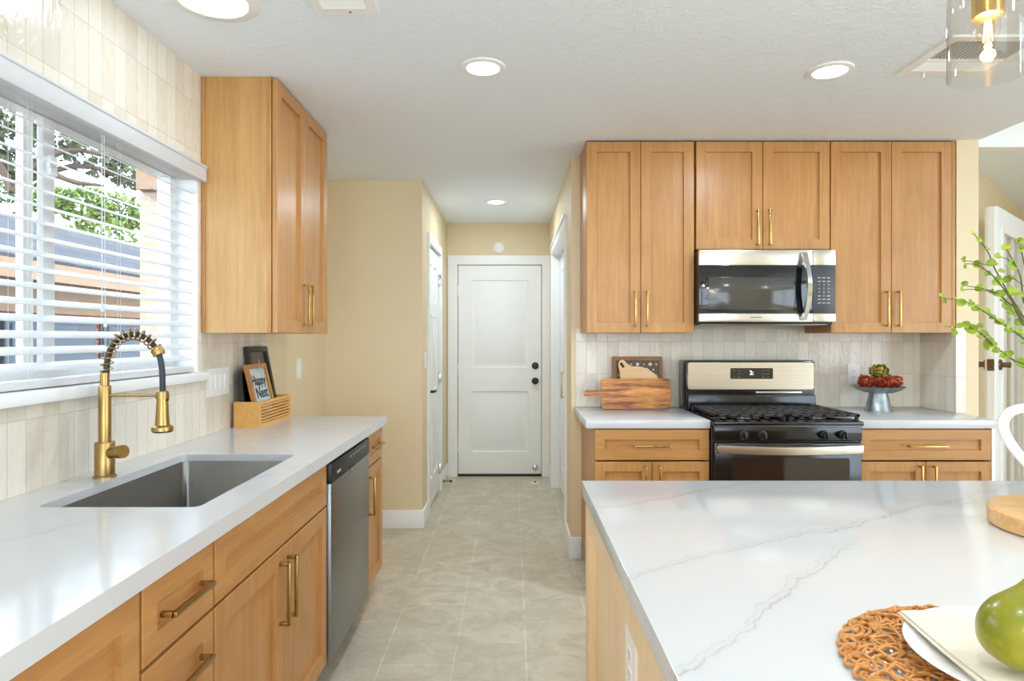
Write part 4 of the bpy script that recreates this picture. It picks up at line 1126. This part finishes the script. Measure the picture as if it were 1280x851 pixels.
def cloth(b, c, zoff, th):
    n = 14; grid = []
    for i in range(n+1):
        row = []
        for j in range(n+1):
            s, t_ = i/n, j/n
            x = c[0][0]*(1-s)*(1-t_) + c[1][0]*s*(1-t_) + c[2][0]*s*t_ + c[3][0]*(1-s)*t_
            y = c[0][1]*(1-s)*(1-t_) + c[1][1]*s*(1-t_) + c[2][1]*s*t_ + c[3][1]*(1-s)*t_
            d = math.hypot(x-pcx, y-pcy)
            z = zp + 0.0242 + zoff + 0.0015*math.sin(x*30)*math.sin(y*26) - (0.004*max(0, 1-(d/0.13)**2))
            row.append((x, y, z))
        grid.append(row)
    va = [[b.bm.verts.new(p) for p in r_] for r_ in grid]; vb = [[b.bm.verts.new((p[0], p[1], p[2]-th)) for p in r_] for r_ in grid]
    for i in range(n):
        for j in range(n):
            b.bm.faces.new((va[i][j], va[i+1][j], va[i+1][j+1], va[i][j+1])); b.bm.faces.new((vb[i][j], vb[i][j+1], vb[i+1][j+1], vb[i+1][j]))
    for A in ([(i, 0) for i in range(n+1)], [(n, j) for j in range(n+1)], [(i, n) for i in range(n, -1, -1)], [(0, j) for j in range(n, -1, -1)]):
        for (i, j), (k, l) in zip(A, A[1:]): b.bm.faces.new((va[i][j], vb[i][j], vb[k][l], va[k][l]))
b = B(); cloth(b, [(0.515, 0.62), (0.79, 0.60), (0.795, 0.893), (0.541, 0.899)], 0.0, 0.0016); part('lower_fold', b, 'napkin_cloth', np_)
b = B(); cloth(b, [(0.524, 0.62), (0.79, 0.602), (0.795, 0.892), (0.5445, 0.899)], 0.0026, 0.0018); part('upper_fold', b, 'napkin_cloth', np_)
pz = zp+0.0242+0.0016
ax = Vector((0.55, 0.05, 0.80)).normalized(); pc = Vector((0.586, 0.742, pz+0.0375))
b = B(); prof = [(0.002, -0.040), (0.016, -0.0385), (0.029, -0.030), (0.038, -0.014), (0.0405, 0.002), (0.037, 0.020), (0.029, 0.036), (0.0225, 0.050), (0.0195, 0.064), (0.0155, 0.075), (0.008, 0.081), (0.002, 0.081)]
def spline(ps, k=5):
    out = []
    for i in range(len(ps)-1):
        p0, p1, p2, p3 = ps[max(i-1, 0)], ps[i], ps[i+1], ps[min(i+2, len(ps)-1)]
        for j in range(k):
            u = j/k
            out.append(tuple(max(0.0015 if c == 0 else -9, 0.5*((2*p1[c]) + (p2[c]-p0[c])*u + (2*p0[c]-5*p1[c]+4*p2[c]-p3[c])*u*u + (3*p1[c]-p0[c]-3*p2[c]+p3[c])*u**3)) for c in (0, 1)))
    return out + [ps[-1]]
prof = spline(prof)
L = []
q = ax.to_track_quat('Z', 'Y').to_matrix()
for (r_, z_) in prof:
    L.append([pc + q @ Vector((r_*math.cos(2*math.pi*k/72)*(1+0.03*math.sin(2*math.pi*k/72*3)), r_*math.sin(2*math.pi*k/72), z_)) for k in range(72)])
b.loft(L)
pr_ = thing('pear', tuple(pc), 'green pear leaning to the right on the napkin at the frame edge', 'pear')
zmin = min(v.co.z for v in b.bm.verts)
for v in b.bm.verts: v.co.z += pz + 0.0015 - zmin
part('fruit', b, 'pear_skin', pr_, angle=80)
tp = pc + q @ Vector((0, 0, 0.080)) + Vector((0, 0, pz+0.0015-zmin))
part('stalk', B().tube([tp, tp+ax*0.012+Vector((0, 0, .003)), tp+ax*0.022+Vector((-.003, 0, .009))], [0.0022, 0.0018, 0.0025], 8), 'stem_brown', pr_)

# round board, pitcher, branches
rcx, rcy, rr0 = 1.243, 1.393, 0.170
bd = thing('round_board', (rcx, rcy, CT), 'thick round wooden board with grip slot under the white pitcher', 'board')
zb0, zb1 = CT, CT+0.042
# slotted rim: build the disc as a lathe and press a grip recess into its left front
b = B(); n = 120; ga = math.atan2(-0.80, -0.60)
L = []
for (dr, z_) in ((-0.006, zb0), (0, zb0+0.005), (0, zb0+0.014), (0, zb0+0.0145), (0, zb0+0.028), (0, zb0+0.0285), (0, zb1-0.005), (-0.005, zb1)):
    lp = []
    for k in range(n):
        a = 2*math.pi*k/n; da = (a-ga+math.pi) % (2*math.pi) - math.pi
        r_ = rr0+dr
        if zb0+0.0142 < z_ < zb0+0.0283 and abs(da) < 0.30: r_ -= 0.022*min(1, (0.30-abs(da))/0.05)
        lp.append((rcx+r_*math.cos(a), rcy+r_*math.sin(a), z_))
    L.append(lp)
b.loft(L)
part('disc', b, 'board_ash', bd, angle=40)
pt = thing('pitcher', (1.285, 1.40, zb1), 'white ceramic pitcher with curved handle standing on the round board', 'pitcher')
PX_, PY_ = 1.285, 1.40
part('body', B().lathe([(0.062, zb1), (0.070, zb1+0.004), (0.094, zb1+0.05), (0.104, zb1+0.11), (0.098, zb1+0.17), (0.080, zb1+0.215), (0.078, zb1+0.25), (0.086, zb1+0.272), (0.083, zb1+0.273), (0.074, zb1+0.25), (0.076, zb1+0.215), (0.094, zb1+0.17), (0.10, zb1+0.11), (0.05, zb1+0.01), (0.01, zb1+0.009)], (PX_, PY_, 0), 48), 'white_ceramic', pt, angle=70)
hpts = [Vector((x, PY_, z_)) for x, z_ in ((1.212, 1.186), (1.165, 1.192), (1.12, 1.192), (1.088, 1.185), (1.072, 1.165), (1.074, 1.138), (1.092, 1.108), (1.115, 1.080), (1.142, 1.052), (1.178, 1.020), (1.195, 1.01))]
part('handle', B().tube(smooth(hpts), 0.0105, 14), 'white_ceramic', pt)

mouth = Vector((PX_-0.02, PY_, zb1+0.25))
def crop8(p, Y): return P(1170 + p[0]/4.255, 280 + p[1]/4.255, Y)
def branch(label, Y, stem, leaves, twigs=(), seed=0):
    rnd = random.Random(seed)
    root = Vector((PX_ + rnd.uniform(-.03, .02), PY_ + rnd.uniform(-.03, .03), zb1+0.06))
    mo = Vector((PX_ - 0.045 + rnd.uniform(-.015, .05), PY_ + rnd.uniform(-.035, .035), zb1+0.285))
    r = thing('leafy_branch', tuple(root), label, 'branch', 'leafy green branches in the pitcher')
    sp = [crop8(p, Y) for p in stem]
    line = smooth([root, mo] + sp, 2); N = len(line)
    b = B(); b.tube(line, [0.0024*(1-0.65*i/(N-1)) for i in range(N)], 6)
    for tw in twigs: b.tube(smooth([crop8(p, Y) for p in tw], 2), 0.0009, 5)
    part('stem', b, 'stem_brown', r)
    b = B()
    for (x, y, s) in leaves:
        c = crop8((x, y), Y + rnd.uniform(-0.012, 0.012)); W = s*0.55*Y/F/4.255
        nrm = Vector((rnd.uniform(-.6, .6), -1, rnd.uniform(-.1, 1.0))).normalized()
        ang = rnd.uniform(-0.6, 0.6) + (math.pi if rnd.random() < 0.4 else 0)
        U = nrm.cross(Vector((0, 0, 1))).normalized(); V = nrm.cross(U)
        U, V = U*math.cos(ang)+V*math.sin(ang), V*math.cos(ang)-U*math.sin(ang)
        out = []
        for k in range(14):
            a = 2*math.pi*k/14; rr_ = W*(1 + 0.18*max(0, math.cos(a))**4 - 0.22*max(0, -math.cos(a))**10)
            out.append((rr_*math.cos(a), 0.86*rr_*math.sin(a)))
        rings = []
        for sc_ in (1.0, 0.62, 0.25):
            rings.append([c + U*(u*sc_) + V*(v*sc_) + nrm*(abs(v)*sc_*0.45 + u*u*sc_*sc_*4.0 - 0.0016*(1-sc_)) for u, v in out])
        under = [[p - nrm*0.0007 for p in rg_] for rg_ in rings]
        b.loft(list(reversed(under)) + rings)
    part('leaves', b, 'leaf_green', r, angle=70)
    return r
branch('lowest leafy branch from the pitcher, arching left across the cabinet corner', 1.40,
       [(450, 745), (375, 700), (320, 655), (290, 630), (240, 580), (195, 555), (150, 540), (95, 548), (50, 545)],
       [(52, 543, 18), (82, 547, 22), (97, 573, 38), (124, 542, 32), (160, 534, 40), (190, 560, 58), (236, 541, 30), (226, 598, 34), (258, 588, 58), (288, 634, 62), (270, 655, 34), (322, 672, 36), (362, 698, 40), (390, 690, 40), (450, 742, 64)], seed=1)
branch('second lowest leafy branch, its tip reaching in front of the cabinet door', 1.36,
       [(452, 600), (395, 555), (340, 525), (300, 495), (250, 460), (180, 420), (120, 402), (40, 395)],
       [(33, 384, 36), (45, 410, 24), (103, 397, 26), (130, 417, 44), (182, 412, 26), (190, 428, 32), (220, 450, 48), (270, 468, 56), (304, 496, 32), (342, 526, 54), (396, 558, 56), (440, 572, 40)], seed=2)
branch('middle leafy branch forking towards the left, above the arching ones', 1.43,
       [(462, 520), (430, 445), (385, 420), (340, 375), (295, 357), (240, 338), (165, 330)],
       [(150, 317, 30), (137, 346, 32), (236, 342, 46), (296, 358, 28), (342, 374, 52), (362, 410, 44), (372, 448, 66), (390, 508, 22), (388, 562, 40)], twigs=[[(300, 360), (200, 345), (140, 350)]], seed=3)
branch('tallest leafy branch, rising to a curled tip beside the white door', 1.45,
       [(466, 500), (430, 440), (375, 350), (330, 270), (298, 208), (280, 150), (235, 90), (195, 46)],
       [(199, 48, 22), (228, 84, 30), (272, 130, 34), (298, 208, 50), (277, 263, 32), (327, 300, 56), (405, 365, 72), (418, 462, 72), (345, 250, 30), (440, 525, 48)], seed=4)
branch('leafy branch with paired leaves pointing left, just under the tallest tip', 1.41,
       [(464, 540), (440, 490), (400, 400), (350, 330), (300, 270), (250, 235), (212, 212), (150, 212)],
       [(145, 188, 36), (153, 227, 24), (212, 213, 44), (240, 228, 30), (376, 293, 40), (410, 285, 32)], twigs=[[(290, 222), (235, 208), (190, 198), (150, 195)]], seed=5)
branch('leafy branch with broad leaves in front of the glazed white door', 1.38,
       [(470, 470), (455, 300), (440, 250), (405, 185), (375, 135)],
       [(325, 170, 36), (376, 126, 46), (402, 218, 62), (445, 578, 36), (460, 630, 50)], twigs=[[(420, 210), (370, 180), (325, 170)], [(468, 330), (430, 300), (400, 285)]], seed=6)
branch('rightmost leafy branch cut off by the right edge of the frame', 1.33,
       [(500, 500), (480, 300), (465, 180), (440, 85)],
       [(443, 88, 36), (458, 132, 36), (468, 376, 36), (500, 220, 50), (505, 330, 56), (520, 420, 60)], seed=7)

# ------------------------------------------------------------------ pendant lamp over the island
PY0 = 1.24; PX0 = (1235-VX)*PY0/F; pzb = CH + (VY-95)*PY0/F; rs_ = 0.066
pdn = thing('pendant_lamp', (PX0, PY0, CZ), 'pendant lamp with clear glass cylinder and brass socket over the island', 'pendant lamp')
b = B(); b.lathe([(rs_, pzb), (rs_+0.001, pzb+0.001), (rs_, pzb+0.25), (rs_-0.004, pzb+0.262), (0.022, pzb+0.268)], (PX0, PY0, 0), 56, cap0=False, cap1=False)
b.lathe([(0.022, pzb+0.265), (rs_-0.006, pzb+0.259), (rs_-0.0028, pzb+0.25), (rs_-0.0028, pzb+0.001), (rs_, pzb)], (PX0, PY0, 0), 56, cap0=False, cap1=False)
part('glass_shade', b, 'shade_glass', pdn, angle=50, recalc=False)
sb = CH + (VY-22)*PY0/F
part('socket', B().lathe([(0.022, sb), (0.0265, sb+0.001), (0.0265, sb+0.055), (0.024, sb+0.058), (0.024, sb+0.12), (0.034, pzb+0.262), (0.034, pzb+0.275), (0.008, pzb+0.285), (0.008, pzb+0.31)], (PX0, PY0, 0), 32), 'brass_gold', pdn)
part('rod', B().tube([(PX0, PY0, pzb+0.30), (PX0, PY0, CZ-0.02)], 0.005, 12), 'brass_gold', pdn)
part('canopy', B().lathe([(0.01, CZ-0.03), (0.05, CZ-0.024), (0.06, CZ-0.006), (0.06, CZ-0.0002)], (PX0, PY0, 0), 32), 'brass_gold', pdn)
bb_ = CH + (VY-66)*PY0/F
bu = part('bulb', B().lathe([(0.002, bb_), (0.006, bb_+0.006), (0.015, bb_+0.024), (0.0215, bb_+0.045), (0.0205, bb_+0.058), (0.014, sb-0.002), (0.013, sb+0.01)], (PX0, PY0, 0), 28, cap1=False), 'bulb_glass', pdn)
b = B()
for k in range(4):
    a = math.pi/4 + k*math.pi/2; b.tube([(PX0+0.004*math.cos(a), PY0+0.004*math.sin(a), sb-0.006), (PX0+0.007*math.cos(a), PY0+0.007*math.sin(a), bb_+0.022)], 0.0011, 6)
part('filament', b, 'filament', bu)
l = bpy.data.lights.new('pendant_bulb_light', 'POINT'); l.energy = BULB_W; l.color = (1, 0.90, 0.76); l.shadow_soft_size = 0.012
lo_ = bpy.data.objects.new('pendant_bulb_light', l); COL.objects.link(lo_); lo_.location = (0, 0, (bb_+sb)/2-CZ); lo_.parent = pdn
def copy_tree(o, parent=None):
    c = o.copy(); COL.objects.link(c)
    if parent is not None: c.parent = parent
    for ch in list(o.children): copy_tree(ch, c)
    return c
p2 = copy_tree(pdn); p2.location = (1.02, 0.33, CZ)  # pendant added out of view to lift the ceiling brightness
p2['label'] = 'added second glass cylinder pendant out of view, there to brighten the ceiling'
pdn['group'] = p2['group'] = 'pendants over the island'

# ------------------------------------------------------------------ ceiling lights and vents
def can(x, y, r, label, power=1.0, zc=CZ):
    t_ = thing('ceiling_light', (x, y, zc), label, 'ceiling light', 'recessed ceiling lights')
    part('trim_ring', B().lathe([(r*0.84, -0.004), (r*0.86, -0.008), (r*1.10, -0.006), (r*1.15, -0.001), (r*1.15, 0.0)], (x, y, zc), 48, cap0=False), 'paint_white', t_)
    part('diffuser', B().lathe([(r*0.01, -0.0055), (r*0.6, -0.0055), (r*0.86, -0.0045), (r*0.86, -0.001)], (x, y, zc), 48), 'lamp_diffuser', t_)
    l = bpy.data.lights.new('ceiling_lamp', 'AREA'); l.shape = 'DISK'; l.size = r*1.6; l.energy = CAN_W*power; l.color = CAN_COL
    o = bpy.data.objects.new('ceiling_lamp', l); COL.objects.link(o); o.location = (0, 0, -0.010); o.parent = t_
    return t_
can(-0.122, 2.625, 0.080, 'round ceiling light above the middle of the kitchen floor')
can(1.318, 2.66, 0.080, 'round ceiling light in front of the microwave cabinets')
can(-0.137, 5.22, 0.080, 'round ceiling light in the hall before the white door', 0.85)
can(-0.985, 2.10, 0.128, 'large round ceiling light cut by the top edge above the sink', 0.13)
for x, y in ((0.2, 0.4), (1.5, 0.5), (-0.6, -1.4), (1.2, -1.6)):  # unseen lamps added to brighten the room
    can(x, y, 0.080, 'added round ceiling light out of view, there to brighten the kitchen', 0.40 if y > 0 else 1.2)
for x, y in ((4.0, 1.8), (4.0, -1.2)):  # more added lamps out of view, fill from the side room
    can(x, y, 0.080, 'added round ceiling light over the unseen room on the right, for fill', 1.2, 2.78)

v1 = thing('ceiling_vent', (-0.56, 2.06, CZ), 'white slatted ceiling vent at the top edge above the left counter', 'vent')
x0, x1, y0, y1 = -0.665, -0.452, 1.92, 2.187
b = B(); b.prism([(x0, y0), (x1, y0), (x1, y1), (x0, y1)], 0.0005, 0.007, FACE['-Z'](CZ), holes=[[(x0+0.03, y0+0.03), (x0+0.03, y1-0.04), (x1-0.04, y1-0.04), (x1-0.04, y0+0.03)]])
part('frame', b, 'paint_white', v1, smooth=False)
b = B(); yy_ = y0+0.036
while yy_ < y1-0.045:
    b.loft([[(x, yy_, CZ-0.002), (x, yy_+0.002, CZ-0.001), (x, yy_+0.013, CZ-0.010), (x, yy_+0.011, CZ-0.011)] for x in (x0+0.028, x1-0.038)]); yy_ += 0.0145
part('slats', b, 'paint_white', v1, smooth=False)
part('screw', B().lathe([(0.004, -0.007), (0.004, -0.009), (0.001, -0.0095)], ((437-VX)*2.16/F, 2.168, CZ), 12), 'bronze', v1)
v2 = thing('ceiling_vent', (1.85, 2.48, CZ), 'ceiling vent with dark and white louvres seen behind the glass pendant', 'vent')
x0, x1, y0, y1 = 1.612, 1.98, 2.345, 2.69
b = B(); b.prism([(x0, y0), (x1, y0), (x1, y1), (x0, y1)], 0.0005, 0.008, FACE['-Z'](CZ), holes=[[(x0+0.035, y0+0.035), (x0+0.035, y1-0.045), (x1-0.035, y1-0.045), (x1-0.035, y0+0.035)]])
part('frame', b, 'paint_white', v2, smooth=False)
part('duct_shade', B().box(x0+0.03, x1-0.03, y0+0.03, y1-0.04, CZ-0.0012, CZ-0.0004), 'dark_gap', v2)  # flat dark sheet in place of the shade inside the vent
b = B()
yy_ = y0+0.208
while yy_ < y1-0.055:
    b.loft([[(x, yy_, CZ-0.003), (x, yy_+0.0015, CZ-0.002), (x, yy_+0.0135, CZ-0.0105), (x, yy_+0.012, CZ-0.0112)] for x in (x0+0.033, x1-0.033)]); yy_ += 0.0125
part('front_louvres', b, 'paint_white', v2, smooth=False)
b = B(); xx = x0+0.045
while xx < x1-0.045:
    b.loft([[(xx, y, CZ-0.0015), (xx+0.0018, y, CZ-0.0015), (xx+0.0018, y, CZ-0.009), (xx, y, CZ-0.009)] for y in (y0+0.035, y0+0.195)]); xx += 0.017
part('side_louvres', b, 'paint_white', v2, smooth=False)
part('divider', B().box(x0+0.03, x1-0.03, y0+0.194, y0+0.206, CZ-0.011, CZ-0.001), 'paint_white', v2)
part('lever', B().tube([((1154-VX)*2.67/F, 2.665, CZ-0.006), ((1154-VX)*2.67/F, 2.668, CZ-0.026)], 0.004, 8), 'paint_white', v2)

# ------------------------------------------------------------------ outdoors beyond the window
struct('ground', B().box(-40, -1.6, -8, 45, -0.3, -0.2), 'ground')
hs_ = thing('neighbour_house', (-6, 9, -0.2), 'low brick house with dark shingle roof outside the window', 'house')
part('walls', B().box(-11, -5.3, 2.0, 13.0, -0.2, 2.1), 'red_brick', hs_)
b = B(); b.loft([[(-4.85, y, 2.10), (-4.85, y, 2.16), (-7.3, y, 3.12), (-11.5, y, 1.5), (-11.5, y, 1.4)] for y in (1.6, 13.4)])
part('roof', b, 'shingles', hs_, smooth=False)
part('fascia', B().box(-4.88, -4.82, 1.6, 13.4, 1.93, 2.12).box(-5.4, -4.85, 1.6, 13.4, 1.93, 1.96), 'fascia_tan', hs_)
part('wall_band', B().box(-5.31, -5.26, 2.0, 13.0, 1.62, 1.93), 'fascia_tan', hs_)
for y0_, y1_ in ((6.6, 8.05), (8.2, 9.6), (3.2, 4.6)):
    b = B(); b.box(-5.30, -5.24, y0_, y1_, -0.2, 1.58, 0.01)
    for k in range(4): b.box(-5.245, -5.225, y0_+0.08, y1_-0.08, -0.1+k*0.42, 0.24+k*0.42, 0.01)
    part('garage_door', b, 'garage_panel', hs_, smooth=False)
wg = thing('house_wing', (-2.3, 5.3, -0.2), 'pale sunlit brick wing of the house right outside the window', 'wall')
part('wall', B().box(-3.0, -1.62, 5.15, 5.9, -0.2, 2.74), 'pale_brick', wg)
b = B(); b.box(-2.98, -1.62, 5.06, 5.15, 2.52, 2.74)
part('eave', b, 'fascia_tan', wg, smooth=False)
def tree(loc, h, crown, leafmat, label, n, seed, branches):
    rnd = random.Random(seed); loc = Vector(loc)
    r = thing('tree', tuple(loc), label, 'tree', 'trees beyond the window')
    b = B(); top = loc + Vector((0, 0, h))
    b.tube(smooth([loc, loc+Vector((.1, .1, h*.4)), loc+Vector((-.1, .2, h*.7)), top]), [0.25 - 0.17*i/12 for i in range(13)], 10) if False else b.tube([loc, loc+Vector((.1, .1, h*.4)), loc+Vector((-.1, .2, h*.7)), top], [0.26, 0.2, 0.15, 0.08], 10)
    for br in branches:
        q_ = smooth([Vector(p) for p in br], 1); b.tube(q_, [0.10*(1-0.75*i/(len(q_)-1)) for i in range(len(q_))], 8)
    part('trunk', b, 'bark', r)
    b = B()
    for (cx, cy, cz, rx, ry, rz) in crown:
        for _ in range(n):
            a, u = rnd.uniform(0, 6.283), rnd.uniform(-1, 1); rr_ = (0.55+0.45*rnd.random()); s = math.sqrt(1-u*u)
            p = Vector((cx+rx*rr_*s*math.cos(a), cy+ry*rr_*s*math.sin(a), cz+rz*rr_*u))
            d1_ = Vector((rnd.uniform(-1, 1), rnd.uniform(-1, 1), rnd.uniform(-1, 1))).normalized(); d2_ = d1_.orthogonal().normalized()
            L_ = rnd.uniform(0.06, 0.13)
            b.quad([p-d1_*L_, p+d2_*L_*0.5, p+d1_*L_, p-d2_*L_*0.5])
    part('foliage', b, leafmat, r, smooth=False, recalc=False)
    return r
O = lambda px, py, Y: P(px, py, Y)
def blob(px, py, Y, rpx, rz=None): 
    q = P(px, py, Y); r_ = rpx*Y/F; return (q.x, q.y, q.z, r_, r_, (rz or rpx*0.7)*Y/F)
tree((O(20, 300, 15).x, 15, -0.2), 4.5, [blob(5, 145, 15, 40), blob(70, 165, 15, 45), blob(120, 190, 15.5, 42), blob(165, 215, 16, 30), blob(20, 205, 15.5, 30), blob(-60, 150, 15, 60)], 'tree_leaf_grey', 'spreading oak with dark bare limbs high outside the window', 330, 11,
     [[O(20, 230, 15), O(60, 215, 15), O(100, 205, 15.2), O(150, 218, 15.5), O(185, 235, 15.6)], [O(20, 240, 15), O(50, 200, 14.8), O(90, 185, 14.8), O(135, 195, 15), O(175, 200, 15.2)], [O(15, 240, 15), O(-10, 180, 15), O(-20, 120, 15)], [O(60, 215, 15), O(90, 228, 15), O(130, 232, 15)]])
tree((O(75, 300, 18).x, 18, -0.2), 3.0, [blob(60, 250, 18, 28), blob(105, 255, 18, 34), blob(150, 265, 18.5, 34), blob(190, 275, 19, 30), blob(130, 295, 18, 40)], 'tree_leaf_bright', 'bright green bushy tree rising behind the shingle roof outside', 420, 12, [])
tree((O(2, 300, 24).x, 24, -0.2), 2.6, [blob(2, 235, 24, 26), blob(-45, 240, 24, 40)], 'tree_leaf', 'darker green tree at the far left behind the shingle roof', 420, 13, [])
